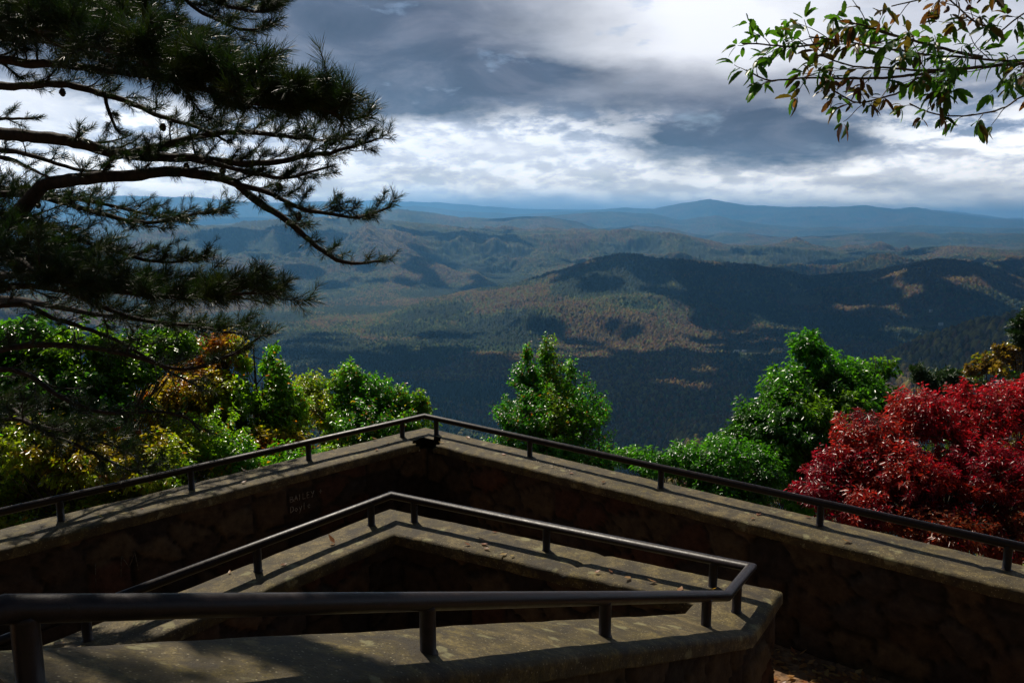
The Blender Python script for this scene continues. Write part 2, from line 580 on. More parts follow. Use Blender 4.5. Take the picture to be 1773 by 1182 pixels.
mbg = MB()
ux = -dl; rt = np.array([ux[1], -ux[0], 0.0]); uz = np.array([0, 0, 1.0])
facepos = lambda s, z: oa + dl * s + rt * 0.252 + np.array([0, 0, z - oa[2]])
writing(mbg, facepos(1.83, 0.655), ux, uz, rt, 'BAILEY +', 0.055, 0.80, 0.0045)
writing(mbg, facepos(1.83, 0.555), ux, uz, rt, 'Doyle', 0.062, 0.72, 0.0045)
mbg.build('graffiti', M_CHALK, wall_a)
mbg = MB(); writing(mbg, facepos(3.55, 0.44), ux, uz, rt, 'I M', 0.17, 0.62, 0.006); mbg.build('graffiti', M_FAINT, wall_a)
# scuffed scratches in the coping top
mbs = MB()
o2 = oa + dr * 1.78; n2 = np.array([-dr[1], dr[0], 0.0]); n2 = n2 if n2[1] < 0 else -n2
for k in range(34):
    p = o2 + dr * random.gauss(0, 0.10) + n2 * (0.09 + random.gauss(0, 0.035)); a_ = random.uniform(0, 3.14); L = random.uniform(0.015, 0.05)
    q = p + (dr * math.cos(a_) + n2 * math.sin(a_)) * L
    zz = ZR - DROP + 0.008
    strokes(mbs, np.array([0, 0, 0.0]), np.array([1.0, 0, 0]), np.array([0, 1.0, 0]), np.array([0, 0, 1.0]), [[(p[0], p[1]), (q[0], q[1])]], 0.006)
for v in mbs.v: v[:, 2] += ZR - DROP + 0.003
mbs.build('scratch_marks', M_CHALK, wall_a)


def railing(label, path, posts, slope=None):
    t = thing('handrail', (posts[0][0], posts[0][1], posts[0][2] - DROP), label, 'handrail')
    mb = MB(); mitred(mb, path, RAIL_R); mb.build('top_rail', M_IRON, t, smooth=True)
    for p in posts:
        m = MB()
        z0 = p[2] - DROP - 0.02; z1 = p[2] - RAIL_R * 0.4
        tube(m, [(p[0], p[1], z0), (p[0], p[1], z0 + 0.012), (p[0], p[1], z0 + 0.026), (p[0], p[1], z0 + 0.03), (p[0], p[1], z1 - 0.012), (p[0], p[1], z1)],
             [POST_R * 1.28, POST_R * 1.28, POST_R * 1.18, POST_R, POST_R, POST_R * 1.05], 14)
        m.build('post', M_IRON, t, smooth=True)
    return t


railing('long brown pipe handrail with short posts along the outer parapet coping', outer_path, outer_posts)

# inner wall ------------------------------------------------------
wall_b = thing('stone_wall', (ia[0], ia[1], 0), 'inner rubble stone wall round the dark stairwell, its near arm sloping down beside the steps', 'wall')
# travel: left end -> apex -> c1 -> c2 -> near end; the well is to the right of travel
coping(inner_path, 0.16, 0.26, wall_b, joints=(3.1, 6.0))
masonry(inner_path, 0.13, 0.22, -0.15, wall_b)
ip = [on_level(642, 870, HR), on_level(455, 948, HR)]
ip = [snap(p, ia, dil) for p in ip]; ip += [ip[1] + dil * 1.10, ip[1] + dil * 2.2]
dir_ = unit(c1 - ia)
ip += [snap(on_level(711, 868, HR), ia, dir_), snap(on_level(945, 912, HR), ia, dir_), snap(on_level(1238, 966, HR), ia, dir_)]
ip += [c1 * 0.42 + c2 * 0.58]
Lf = np.linalg.norm(fl - c2)
for px in (1224, 1048, 740, 40):
    # place along the sloping pipe where it passes that column
    best = min(np.linspace(0, 1, 800), key=lambda t: abs(886.5 + F * (c2 + (fl - c2) * t)[0] / ((c2 + (fl - c2) * t)[1] * math.cos(TH) - ((c2 + (fl - c2) * t)[2] - CZ) * math.sin(TH)) - px))
    ip.append(c2 + (fl - c2) * best)
fpath = [inner_path[0], ia, c1, c2, fl]
# the pipe turns down to the landing at its upper end
bend = [fl + dfl * 0.05 + np.array([0, 0, -0.015]), fl + dfl * 0.085 + np.array([0, 0, -0.05]), fl + dfl * 0.095 + np.array([0, 0, -0.10]), fl + dfl * 0.095 + np.array([0, 0, -0.80])]
railing('brown pipe handrail zigzagging round the stairwell wall, nearest stretch sloping down the steps', np.array(fpath + bend), ip)

# ------------------------------------------------------------------ ground, steps
M_GROUND = None
m, nt, out = new_mat('leaf strewn earth'); M_GROUND = m
tc = N(nt, 'ShaderNodeTexCoord'); O = tc.outputs['Object']
g1 = noise_tex(nt, O, 7, 7, 0.7); vo = N(nt, 'ShaderNodeTexVoronoi'); vo.inputs['Scale'].default_value = 22; nt.links.new(O, vo.inputs['Vector'])
cc = mixc(nt, 0.5, ramp(nt, g1.outputs[0], [(0.3, (0.07, 0.04, 0.02)), (0.7, (0.26, 0.15, 0.07))]), ramp(nt, vo.outputs['Color'], [(0.2, (0.08, 0.04, 0.02)), (0.8, (0.32, 0.18, 0.085))]))
b = N(nt, 'ShaderNodeBsdfPrincipled'); b.inputs['Roughness'].default_value = 0.9; nt.links.new(cc, b.inputs['Base Color'])
nt.links.new(bump(nt, math_node(nt, 'ADD', g1.outputs[0], vo.outputs['Distance']), 0.8, 0.03), b.inputs['Normal']); nt.links.new(b.outputs[0], out.inputs['Surface'])

mb = MB()
A = outer_path[0]; B = outer_path[1]; C_ = outer_path[2]
poly = [(B[0], B[1]), (C_[0], C_[1]), (C_[0] + 4, -9), (A[0] - 4, -9), (A[0], A[1])]
gx, gy = np.meshgrid(np.linspace(-12, 12, 160), np.linspace(-9, 9, 130))
inside = np.ones(gx.shape, bool)
for (p, q) in ((A, B), (B, C_)):
    inside &= ((q[0] - p[0]) * (gy - p[1]) - (q[1] - p[1]) * (gx - p[0])) < 0.05
gz = 0.02 * (fbm(gx * 2, gy * 2, 4, 2) - 0.5)
idx = np.arange(gx.size).reshape(gx.shape)
q = np.stack([idx[:-1, :-1], idx[:-1, 1:], idx[1:, 1:], idx[1:, :-1]], -1)
keep = inside[:-1, :-1] & inside[1:, 1:] & inside[:-1, 1:] & inside[1:, :-1]
mb.add(np.stack([gx, gy, gz], -1), None, q[keep])
tag(mb.build('terrace_ground', M_GROUND), kind='structure')

# steps and landing beside the near arm of the inner wall
rtv = np.array([dfl[1], -dfl[0], 0.0]); rtv = unit(np.array([rtv[0], rtv[1], 0]))
near_n = unit(np.array([-dfl[1], dfl[0], 0.0]))
if near_n[1] > 0: near_n = -near_n
dh = unit(np.array([dfl[0], dfl[1], 0.0]))
st_root = thing('staircase', (float(c2[0] + near_n[0]), float(c2[1] + near_n[1]), 0), 'stone steps climbing along the near sloping wall towards the camera', 'stairs')


def slab(mbx, o, l, w, z0, z1):
    p = [o, o + dh * l, o + dh * l + near_n * w, o + near_n * w]
    v = [(c[0], c[1], z) for z in (z0, z1) for c in p]
    mbx.add(v, None, [(3, 2, 1, 0), (4, 5, 6, 7), (0, 1, 5, 4), (1, 2, 6, 5), (2, 3, 7, 6), (3, 0, 4, 7)])


nst = 9; run = 0.285; s0 = 0.35
for k in range(nst):
    m1 = MB(); o = c2 + near_n * 0.165 + dh * (s0 + k * run)
    slab(m1, o, run * (nst - k) if k < nst - 1 else run, 1.5, k * 0.172 + 0.001, (k + 1) * 0.172)
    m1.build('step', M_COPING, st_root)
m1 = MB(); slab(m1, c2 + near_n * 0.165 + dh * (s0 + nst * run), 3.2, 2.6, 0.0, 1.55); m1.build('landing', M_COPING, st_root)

# ------------------------------------------------------------------ sun
SAZ, SEL = math.radians(-24), math.radians(51)
S = np.array([math.sin(SAZ) * math.cos(SEL), math.cos(SAZ) * math.cos(SEL), math.sin(SEL)])
ld = bpy.data.lights.new('sun', 'SUN'); ld.energy = 5.0; ld.angle = math.radians(0.53); ld.color = (1.0, 0.91, 0.77)
lo = bpy.data.objects.new('sun', ld); COL.objects.link(lo)
lo.rotation_euler = Vector(-S).to_track_quat('-Z', 'Y').to_euler()
# ------------------------------------------------------------------ hills
def crest(pts):
    """crest line given as (px, py, distance): returns azimuths, radii, heights"""
    out = []
    for px, py, d in pts:
        a, e = azel(px, py); out.append((math.radians(a), d, CZ + d * math.tan(math.radians(e))))
    return np.array(out)


# (crest points, near slope width, far slope width, roughness amplitude)
RIDGES = [
    (crest([(1120, 800, 1250), (1250, 765, 1400), (1350, 718, 1520), (1440, 668, 1640), (1560, 612, 1700), (1680, 572, 1650), (1800, 540, 1550), (2100, 480, 1500), (2500, 440, 1500)]), 700, 520, 22),
    (crest([(500, 640, 3000), (640, 560, 3700), (760, 519, 4100), (860, 500, 4200), (960, 474, 4300), (1030, 452, 4350), (1080, 443, 4350), (1130, 448, 4400), (1210, 458, 4500), (1300, 463, 4600), (1400, 482, 4700), (1500, 476, 4700),
            (1570, 462, 4650), (1630, 455, 4600), (1690, 462, 4600), (1780, 492, 4700), (2000, 520, 4700)]), 1300, 900, 62),
    (crest([(850, 560, 3150), (920, 545, 3250), (980, 528, 3350), (1050, 532, 3350), (1120, 552, 3200), (1200, 590, 3000)]), 380, 420, 20),
    (crest([(-600, 500, 5200), (0, 440, 6500), (250, 405, 7800), (380, 390, 8000), (480, 381, 8200), (560, 378, 8300), (640, 381, 8200), (720, 387, 8200), (800, 395, 8300), (880, 400, 8400), (980, 404, 8500), (1090, 403, 8500), (1180, 408, 8400),
            (1260, 428, 8300), (1350, 430, 8200), (1450, 437, 8300), (1560, 433, 7800), (1640, 427, 7600), (1700, 431, 7600), (1800, 442, 7600), (2300, 450, 7600)]), 3300, 1600, 165),
    (crest([(-600, 400, 13000), (300, 392, 13000), (560, 384, 12800), (640, 371, 12500), (690, 361, 12400), (740, 368, 12500), (800, 378, 12600), (860, 380, 12400), (905, 376, 12300), (945, 376, 12300), (990, 384, 12500), (1040, 398, 12700), (1070, 396, 12800),
            (1105, 391, 12800), (1160, 398, 12900), (1220, 412, 13000), (1255, 404, 12800), (1300, 405, 12700), (1350, 414, 12800), (1430, 412, 12600), (1480, 406, 12500), (1560, 405, 12500), (1650, 404, 12500), (1780, 407, 12500), (2300, 410, 12500)]), 2200, 1800, 45),
    (crest([(-600, 380, 19000), (600, 375, 19000), (900, 380, 19000), (960, 374, 19000), (1020, 368, 19000), (1070, 367, 19000), (1130, 371, 19000), (1180, 382, 19000), (1240, 374, 19000), (1290, 386, 19000), (1400, 396, 19500), (1440, 393, 19500), (1500, 397, 19500), (1580, 391, 19000), (1700, 396, 19000), (2300, 396, 19000)]), 3000, 2600, 60),
    (crest([(-600, 350, 27000), (200, 340, 27000), (330, 341, 27000), (450, 352, 27000), (560, 350, 27500), (640, 362, 27500), (720, 356, 27500), (800, 366, 28000), (900, 372, 28000), (1000, 366, 28000), (1080, 360, 28000), (1130, 362, 27000), (1180, 353, 26500), (1228, 345, 26000), (1290, 356, 26000), (1360, 358, 26000), (1440, 359, 26000),
            (1500, 356, 26000), (1545, 363, 26000), (1580, 359, 26000), (1640, 368, 26500), (1720, 379, 27000), (1800, 385, 27000), (2300, 390, 27000)]), 4200, 3000, 80),
    (crest([(-600, 352, 36000), (500, 352, 36000), (640, 347, 36000), (760, 351, 36000), (900, 362, 36000), (1100, 364, 36000), (1300, 358, 36000), (1500, 360, 36000), (1650, 366, 36000), (1740, 378, 36000), (1900, 376, 36000), (2400, 380, 36000)]), 4000, 3000, 60),
]


def spurs(x, y):
    return ridged((x + 500 * fbm(x / 900, y / 900, 2, 61)) / 1050, (y + 500 * fbm(x / 900 + 7, y / 900, 2, 62)) / 1050, 6, 50) - 0.62


def hills_height(x, y):
    r = np.hypot(x, y); a = np.arctan2(x, y)
    floor = -455 - 40 * (fbm(x / 1500, y / 1500, 3, 40) - 0.5) + np.clip((r - 4500) / 6000, 0, 1) * 130
    floor = floor + np.clip((r - 12000) / 15000, 0, 1) * 120
    rz = ridged((x + 500 * fbm(x / 900, y / 900, 2, 61)) / 1250, (y + 500 * fbm(x / 900 + 7, y / 900, 2, 62)) / 1050, 6, 50) - 0.62
    s = np.zeros_like(x)
    for k, (c, wn_, wf, amp) in enumerate(RIDGES):
        rr = np.interp(a, c[:, 0], c[:, 1]); z = np.interp(a, c[:, 0], c[:, 2])
        dr_ = r - rr
        wd = np.where(dr_ < 0, wn_, wf)
        q = np.clip(1 - np.abs(dr_) / wd, 0, 1)
        q = q * q * (3 - 2 * q) * 0.55 + q * 0.45
        if k == 1: q = q * np.clip((a - c[0, 0]) / 0.05, 0, 1)
        if k in (0, 2):
            e = np.clip((a - c[0, 0]) / 0.05, 0, 1) * (np.clip((c[-1, 0] - a) / 0.05, 0, 1) if k == 2 else 1); q = q * e
        hgt = (z - floor) * q + rz * amp * 3.2 * np.clip(np.abs(dr_) / wd * 2.2, 0.16 if k >= 4 else 0.06, 1) * np.clip(q * 3, 0, 1)
        s += np.maximum(hgt, 0) ** 5
    H = floor + s ** 0.2
    H += 26 * (fbm(x / 260, y / 260, 4, 70) - 0.5) * np.clip(r / 2500, 0, 1)
    # the mountain the lookout stands on
    shoulder = np.clip((a - 0.36) / 0.25, 0, 1)
    slope = 0.66 - 0.30 * shoulder
    near = -3.2 - slope * np.maximum(r - 8.5, 0) * (1 - 0.25 * np.clip((r - 400) / 1600, 0, 1)) + 5 * (fbm(x / 60, y / 60, 4, 80) - 0.5) * np.clip(r / 60, 0, 1)
    back = np.clip((-y - 4) / 60, 0, 1)
    near = near * (1 - back) + (-1.0) * back + np.clip(0.55 * (-y - 9), 0, 190)  # unseen rise behind the camera, added to block haze light from the walls
    H += np.clip(r / 3000, 0, 1) * 34 * (ridged(x / 420, y / 420, 4, 74) - 0.6) * np.clip((H + 440) / 120, 0, 1)
    t = np.clip((near - H) / 60 + 0.5, 0, 1)
    out_ = near * t + H * (1 - t)
    return out_


CLEAR = []       # clearings in the forest: x, y, radius


def ground_hit(px, py, r0=900, r1=12000):
    p = at(px, py, 1.0) - np.array([0, 0, CZ])
    hr = math.hypot(p[0], p[1])
    t = np.arange(r0, r1, 6.0) / hr
    xx = p[0] * t; yy = p[1] * t; z = CZ + p[2] * t
    h = hills_height(xx, yy)
    k = np.argmax(h + 6 > z)
    return np.array([xx[k], yy[k], h[k]])


# the farm in the valley, a field, and two pale houses on the far side
farm = ground_hit(1283, 607); field = ground_hit(1395, 522); h_a = ground_hit(1612, 539); h_b = ground_hit(1629, 561); roadp = ground_hit(1600, 563); h_c = ground_hit(790, 690)
CLEAR += [(farm[0] + 15, farm[1] - 25, 75, 90), (field[0], field[1], 75, 50), (h_b[0] - 60, h_b[1] - 20, 140, 60), (h_a[0], h_a[1] - 10, 30, 40), (h_c[0], h_c[1], 26, 34)]


def clear_mask(x, y):
    m = np.zeros_like(x)
    for cx, cy, rx, ry in CLEAR:
        d = np.hypot((x - cx) / rx, (y - cy) / ry)
        m = np.maximum(m, np.clip((1.15 - d) / 0.25, 0, 1))
    return m


M_SOIL = plain_mat('forest floor', (0.07, 0.055, 0.035), 0.95, nscale=0.02)
M_CANOPY = plain_mat('autumn forest canopy', (0.05, 0.06, 0.03), 0.9, att=True, nscale=0.12, amt=0.45)

# one ground sheet out to the horizon, all round
az = np.radians(np.concatenate([np.arange(-180, -44, 4.0), np.arange(-44, 44, 0.5), np.arange(44, 181, 4.0)])); az[-1] = math.pi
rad = np.concatenate([np.linspace(0.5, 60, 40), np.geomspace(63, 60000, 260)])
A_, R_ = np.meshgrid(az, rad)
gx = R_ * np.sin(A_); gy = R_ * np.cos(A_)
gz = hills_height(gx, gy)
back = np.clip((-gy - 300) / 1500, 0, 1)
gz = np.where(R_ < 70, gz, gz - 6 - 0.006 * R_)
gz = np.where(np.hypot(gx, gy + 3) < 9.5, np.minimum(gz, -0.6), gz)
mb = MB(); n, m = gx.shape
idx = np.arange(n * m).reshape(n, m)
mb.add(np.stack([gx, gy, gz], -1), None, np.stack([idx[:-1, :-1], idx[:-1, 1:], idx[1:, 1:], idx[1:, :-1]], -1).reshape(-1, 4)[:, ::-1])
tag(mb.build('hills', M_SOIL, smooth=True), kind='structure')

# the forest that covers them: tree tops in relief, one colour per tree
QF = 1.0
az = np.radians(np.arange(-36, 36, 0.062 / QF))
rr_ = [95.0]
while rr_[-1] < 40000:
    r = rr_[-1]
    rr_.append(r + (max(2.2, r * 0.004) if r < 600 else 30 if r < 1050 else 3.2 if r < 2100 else r * 0.00155 if r < 6500 else r * 0.0033) / QF)
rad = np.array(rr_)
A_, R_ = np.meshgrid(az, rad)
A_ = A_ + np.radians(0.018) * (rng.random(A_.shape) - 0.5)
gx = (R_ * np.sin(A_)).astype(np.float64); gy = (R_ * np.cos(A_)).astype(np.float64)
gz = hills_height(gx, gy)
cl = clear_mask(gx, gy)
d1, d2, k1, k2 = cells(gx, gy, 11.5, 90)
rc = 4.2 + 3.2 * k1
sp_ = spurs(gx, gy) + 0.6 * (ridged(gx / 420, gy / 420, 4, 74) - 0.6)  # dark conifers in coves, rust on ridges; tones also stand in for slope shading
conif = (fbm(gx / 420, gy / 420, 4, 95) - 0.9 * sp_ + 0.5 * (k1 - 0.5) > np.where(R_ < 3200, 0.68, 0.60))
dome = np.clip(1 - (d1 / rc) ** 2, 0, 1) ** np.where(conif, 1.0, 0.5)
fade = np.clip(1.6 - R_ / 9000, 0.35, 1)
hh = (9 + 10 * k2) * (0.15 + 0.85 * dome) + np.where(conif, 6 * dome, 0)
e1, e2, j1, j2 = cells(gx + 13, gy, 62, 97)
far = 12 * np.clip(1 - (e1 / 36) ** 2, 0, 1) ** 0.5
hh = hh * fade + far * (1 - fade) + rng.random(gx.shape) * 2.2
hh = hh * np.clip(R_ / 700, 0.22, 1)
gz = gz + hh * (1 - cl) + 0.3
pal = np.array([(0.014, 0.036, 0.008), (0.026, 0.054, 0.010), (0.054, 0.074, 0.012), (0.075, 0.076, 0.014), (0.092, 0.062, 0.014), (0.096, 0.040, 0.014), (0.052, 0.032, 0.014), (0.120, 0.090, 0.018)])
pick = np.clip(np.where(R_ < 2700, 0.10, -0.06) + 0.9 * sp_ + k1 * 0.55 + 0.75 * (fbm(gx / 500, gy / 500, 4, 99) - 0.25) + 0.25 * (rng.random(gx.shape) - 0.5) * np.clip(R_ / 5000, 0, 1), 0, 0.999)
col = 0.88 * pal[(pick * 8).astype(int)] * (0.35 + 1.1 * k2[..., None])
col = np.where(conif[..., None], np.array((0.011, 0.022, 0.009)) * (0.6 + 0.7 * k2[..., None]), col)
col = col * (1 + 0.55 * np.clip((3000 - R_) / 500, 0, 1))[..., None]  # nearer canopy colour lifted to make up for dim light in cloud shadow
col = col * (1 - cl[..., None]) + np.array((0.07, 0.075, 0.03)) * cl[..., None]
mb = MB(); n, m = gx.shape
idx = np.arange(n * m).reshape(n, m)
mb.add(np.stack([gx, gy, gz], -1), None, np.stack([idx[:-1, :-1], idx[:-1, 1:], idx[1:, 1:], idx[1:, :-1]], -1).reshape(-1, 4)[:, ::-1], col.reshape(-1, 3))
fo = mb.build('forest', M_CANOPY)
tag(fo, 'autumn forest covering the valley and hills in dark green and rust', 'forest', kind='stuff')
del gx, gy, gz, d1, d2, k1, k2, e1, e2, j1, j2, col, pick, hh, far, dome, A_, R_, idx, cl

# ------------------------------------------------------------------ houses in the valley
M_WHITE = plain_mat('white boards', (0.72, 0.72, 0.70), 0.6, nscale=0.5, amt=0.1)
M_ROOF = plain_mat('pale metal roof', (0.5, 0.53, 0.57), 0.35, nscale=0.5, amt=0.1)
M_WIN = plain_mat('dark window glass', (0.02, 0.025, 0.03), 0.1, nscale=1, amt=0.1)


def box(mbx, x0, x1, y0, y1, z0, z1):
    p = [(x0, y0), (x1, y0), (x1, y1), (x0, y1)]
    v = [(c[0], c[1], z) for z in (z0, z1) for c in p]
    mbx.add(v, None, [(3, 2, 1, 0), (4, 5, 6, 7), (0, 1, 5, 4), (1, 2, 6, 5), (2, 3, 7, 6), (3, 0, 4, 7)])


def house(pos, L, W, Hh, rot, label, grp, windows=4):
    t = thing('farmhouse', (0, 0, 0), label, 'house', grp)
    a = MB(); box(a, -L / 2, L / 2, -W / 2, W / 2, -3, Hh)
    a.add([(-L / 2, -W / 2, Hh), (-L / 2, W / 2, Hh), (-L / 2, 0, Hh + W * 0.32), (L / 2, -W / 2, Hh), (L / 2, W / 2, Hh), (L / 2, 0, Hh + W * 0.32)], [(0, 2, 1), (3, 4, 5)])
    a.build('wall', M_WHITE, t)
    r_ = MB(); o = 0.5
    for s in (-1, 1):
        r_.add([(-L / 2 - o, s * (W / 2 + o), Hh - 0.2), (L / 2 + o, s * (W / 2 + o), Hh - 0.2), (L / 2 + o, 0, Hh + W * 0.36), (-L / 2 - o, 0, Hh + W * 0.36),
                (-L / 2 - o, s * (W / 2 + o), Hh + 0.05), (L / 2 + o, s * (W / 2 + o), Hh + 0.05), (L / 2 + o, 0, Hh + W * 0.36 + .25), (-L / 2 - o, 0, Hh + W * 0.36 + .25)],
               None, [(0, 1, 2, 3), (7, 6, 5, 4), (0, 4, 5, 1), (0, 3, 7, 4), (1, 5, 6, 2)])
    r_.build('roof', M_ROOF, t)
    for k in range(windows):
        wb = MB(); cx = -L / 2 + L * (k + 0.7) / (windows + 0.4)
        box(wb, cx - 0.6, cx + 0.6, -W / 2 - 0.06, -W / 2 + 0.05, 1.2, 2.8); wb.build('window', M_WIN, t)
    t.rotation_euler.z = rot; t.location = Vector([float(c) for c in pos])
    return t


def ghat(x, y): return float(hills_height(np.array([x]), np.array([y]))[0]) + 0.3


for dx, dy, L, W, Hh, rot, lab in ((-16, 0, 17, 10, 6, 0.15, 'pale roofed farmhouse in the valley clearing, left of its white barn'),
                                   (10, -6, 15, 9, 5, -0.1, 'white barn in the valley clearing beside the farmhouse'),):
    house((farm[0] + dx, farm[1] + dy, ghat(farm[0] + dx, farm[1] + dy)), L, W, Hh, rot, lab, None)
house((h_a[0], h_a[1], ghat(h_a[0], h_a[1]) + 2), 13, 9, 8, 0.2, 'tiny white house alone among trees on the shaded far slope', None, 2)
house((h_b[0], h_b[1], ghat(h_b[0], h_b[1]) + 1), 16, 9, 7, 0.1, 'small white house at the end of the pale strip of field', None, 2)
house((h_c[0], h_c[1], ghat(h_c[0], h_c[1])), 11, 7, 4, 0.4, 'small grey roofed house in the dark wood above the parapet corner', None, 2)

# ------------------------------------------------------------------ air
m, nt, out = new_mat('haze')
pv = nt.nodes.new('ShaderNodeVolumePrincipled')
pv.inputs['Color'].default_value = (0.20, 0.54, 1.0, 1)
pv.inputs['Density'].default_value = 5.9e-5
pv.inputs['Anisotropy'].default_value = 0.35
nt.links.new(pv.outputs[0], out.inputs['Volume'])
hb = MB()
X1 = 64000.0; ZB, ZT = -1100.0, 880.0
p = [(-X1, -X1), (X1, -X1), (X1, X1), (-X1, X1)]
hb.add([(c[0], c[1], z) for z in (ZB, ZT) for c in p], None, [(3, 2, 1, 0), (4, 5, 6, 7), (0, 1, 5, 4), (1, 2, 6, 5), (2, 3, 7, 6), (3, 0, 4, 7)])
haze = hb.build('haze', m)
tag(haze, kind='stuff')
haze['label'] = 'pale blue haze filling the air of the valley'; haze['category'] = 'haze'

# ------------------------------------------------------------------ clouds overhead, whose shadows lie on the valley
m, nt, out = new_mat('cloud'); M_CLOUD = m
df = N(nt, 'ShaderNodeBsdfDiffuse'); df.inputs['Color'].default_value = (0.85, 0.86, 0.9, 1); nt.links.new(df.outputs[0], out.inputs['Surface'])
import bmesh
bmi = bmesh.new(); bmesh.ops.create_icosphere(bmi, subdivisions=3, radius=1.0)
IV = np.array([v.co[:] for v in bmi.verts]); IF = np.array([[v.index for v in f.verts] for f in bmi.faces]); bmi.free()
crng = np.random.default_rng(5)


def cloud_over(mbx, gx_, gy_, rx, ry, top=2200.0, n=26, puff=0.34, ground=-430.0):
    """heap of puffs whose shadow falls on the ground round (gx, gy)"""
    k = (top - ground) / S[2]
    cx, cy = gx_ + S[0] * k, gy_ + S[1] * k
    for i in range(n):
        a = crng.random() * 2 * math.pi; q = math.sqrt(crng.random())
        px_ = cx + rx * q * math.cos(a); py_ = cy + ry * q * math.sin(a)
        r = puff * min(rx, ry) * (0.6 + 0.8 * crng.random()) * (1.15 - 0.5 * q)
        V = IV * (1 + 0.25 * (fbm(IV[:, 0] * 2 + i, IV[:, 1] * 2 + IV[:, 2], 3, i)[:, None] - 0.5))
        V = V * np.array([r * 1.2, r, r * 0.42]) + np.array([px_, py_, top + r * 0.15])
        mbx.add(V, IF)


cm = MB()
# target patches on the ground
for cx, cy, rx, ry, n_, top_, gr_ in (
        (-1300, 2300, 700, 600, 30, 2200, -430), (-500, 2250, 700, 520, 34, 2200, -430), (350, 1900, 700, 620, 36, 2200, -430), (1100, 1500, 600, 560, 34, 2100, -250),
        (1900, 1250, 450, 380, 14, 2100, -100), (1500, 2300, 800, 560, 36, 2200, -420), (500, 2550, 420, 230, 20, 2200, -430), (1300, 2950, 700, 260, 26, 2200, -430), (2300, 2900, 700, 420, 26, 2200, -400),
        (1500, 3500, 800, 330, 30, 2300, -380), (900, 3850, 480, 330, 24, 2300, -330), (900, 4350, 620, 420, 34, 2300, -250), (1900, 4250, 700, 500, 36, 2300, -250), (3000, 4300, 900, 560, 36, 2300, -250),
        (380, 4250, 280, 260, 16, 2300, -250), (150, 4550, 260, 200, 12, 2300, -250),
        (2600, 3550, 600, 240, 18, 2300, -380), (-1700, 3200, 500, 260, 16, 2300, -420), (-700, 5500, 500, 240, 14, 2900, -280),
        (-1900, 6600, 600, 420, 16, 3000, -200), (-400, 7200, 700, 380, 18, 3300, -150), (900, 6300, 500, 260, 12, 3000, -300), (3900, 7000, 1000, 300, 18, 3300, -250), (2500, 6600, 400, 160, 10, 3200, -300),
        (6800, 12300, 3000, 700, 40, 6200, -100), (3400, 12600, 700, 420, 16, 6200, -100), (1400, 12700, 900, 400, 14, 6200, -100), (500, 15500, 1400, 900, 20, 7000, -100), (-5500, 17500, 2500, 1500, 24, 8200, -100)):
    cloud_over(cm, cx, cy, rx, ry, n=n_, top=top_, ground=gr_)
    # ragged scraps round each heap
    for q_ in range(9):
        aa = crng.random() * 6.283
        cloud_over(cm, cx + rx * 1.1 * math.cos(aa), cy + ry * 1.1 * math.sin(aa), rx * 0.22, ry * 0.2, n=5, top=top_, ground=gr_)
for q_ in range(60):
    cloud_over(cm, crng.uniform(-2000, 2600), crng.uniform(2550, 3250), crng.uniform(60, 220), crng.uniform(50, 110), n=5, puff=0.5)
for cx, cy, rx, ry in ((250, 12300, 700, 380), (-2300, 12500, 900, 300), (1400, 13000, 700, 320)):
    cloud_over(cm, cx, cy, rx, ry, n=16, top=6200, ground=-50)
for q_ in range(26):
    cloud_over(cm, crng.uniform(-4500, 4500), crng.uniform(5200, 8200), crng.uniform(100, 420), crng.uniform(80, 240), n=6, puff=0.5, top=3300, ground=-250)
cl_ob = cm.build('clouds', M_CLOUD, smooth=True)
tag(cl_ob, kind='stuff')
cl_ob['label'] = 'heaps of grey cloud drifting overhead in front of the lookout'; cl_ob['category'] = 'clouds'

# ------------------------------------------------------------------ foliage
def frame(D, Nn):
    D = unit(D); s = unit(np.cross(D, Nn)); Nn = np.cross(s, D)
    return D, s, Nn


def leaves(mb, P, D, Nn, L, W, col, fold=0.25, droop=0.25):
    """simple pointed leaves, each folded along its midrib"""
    n = len(P); D, s, Nn = frame(D, Nn)
    L = L[:, None]; W = W[:, None]
    down = np.array([0, 0, -1.0])
    p0 = P; pm = P + D * L * 0.5 - Nn * W * fold + down * L * droop * 0.2
    pl = P + D * L * 0.42 + s * W * 0.5 + Nn * W * fold * 0.4; pr = P + D * L * 0.42 - s * W * 0.5 + Nn * W * fold * 0.4
    pt = P + D * L + down * L * droop
    V = np.stack([p0, pl, pt, pr, pm], 1).reshape(-1, 3)
    b = np.arange(n)[:, None] * 5
    f = np.concatenate([b + np.array([[0, 4, 1]]), b + np.array([[1, 4, 2]]), b + np.array([[2, 4, 3]]), b + np.array([[3, 4, 0]])])
    mb.add(V, f, None, np.repeat(col, 5, 0))


def rdir(n): return unit(rng.normal(size=(n, 3)))


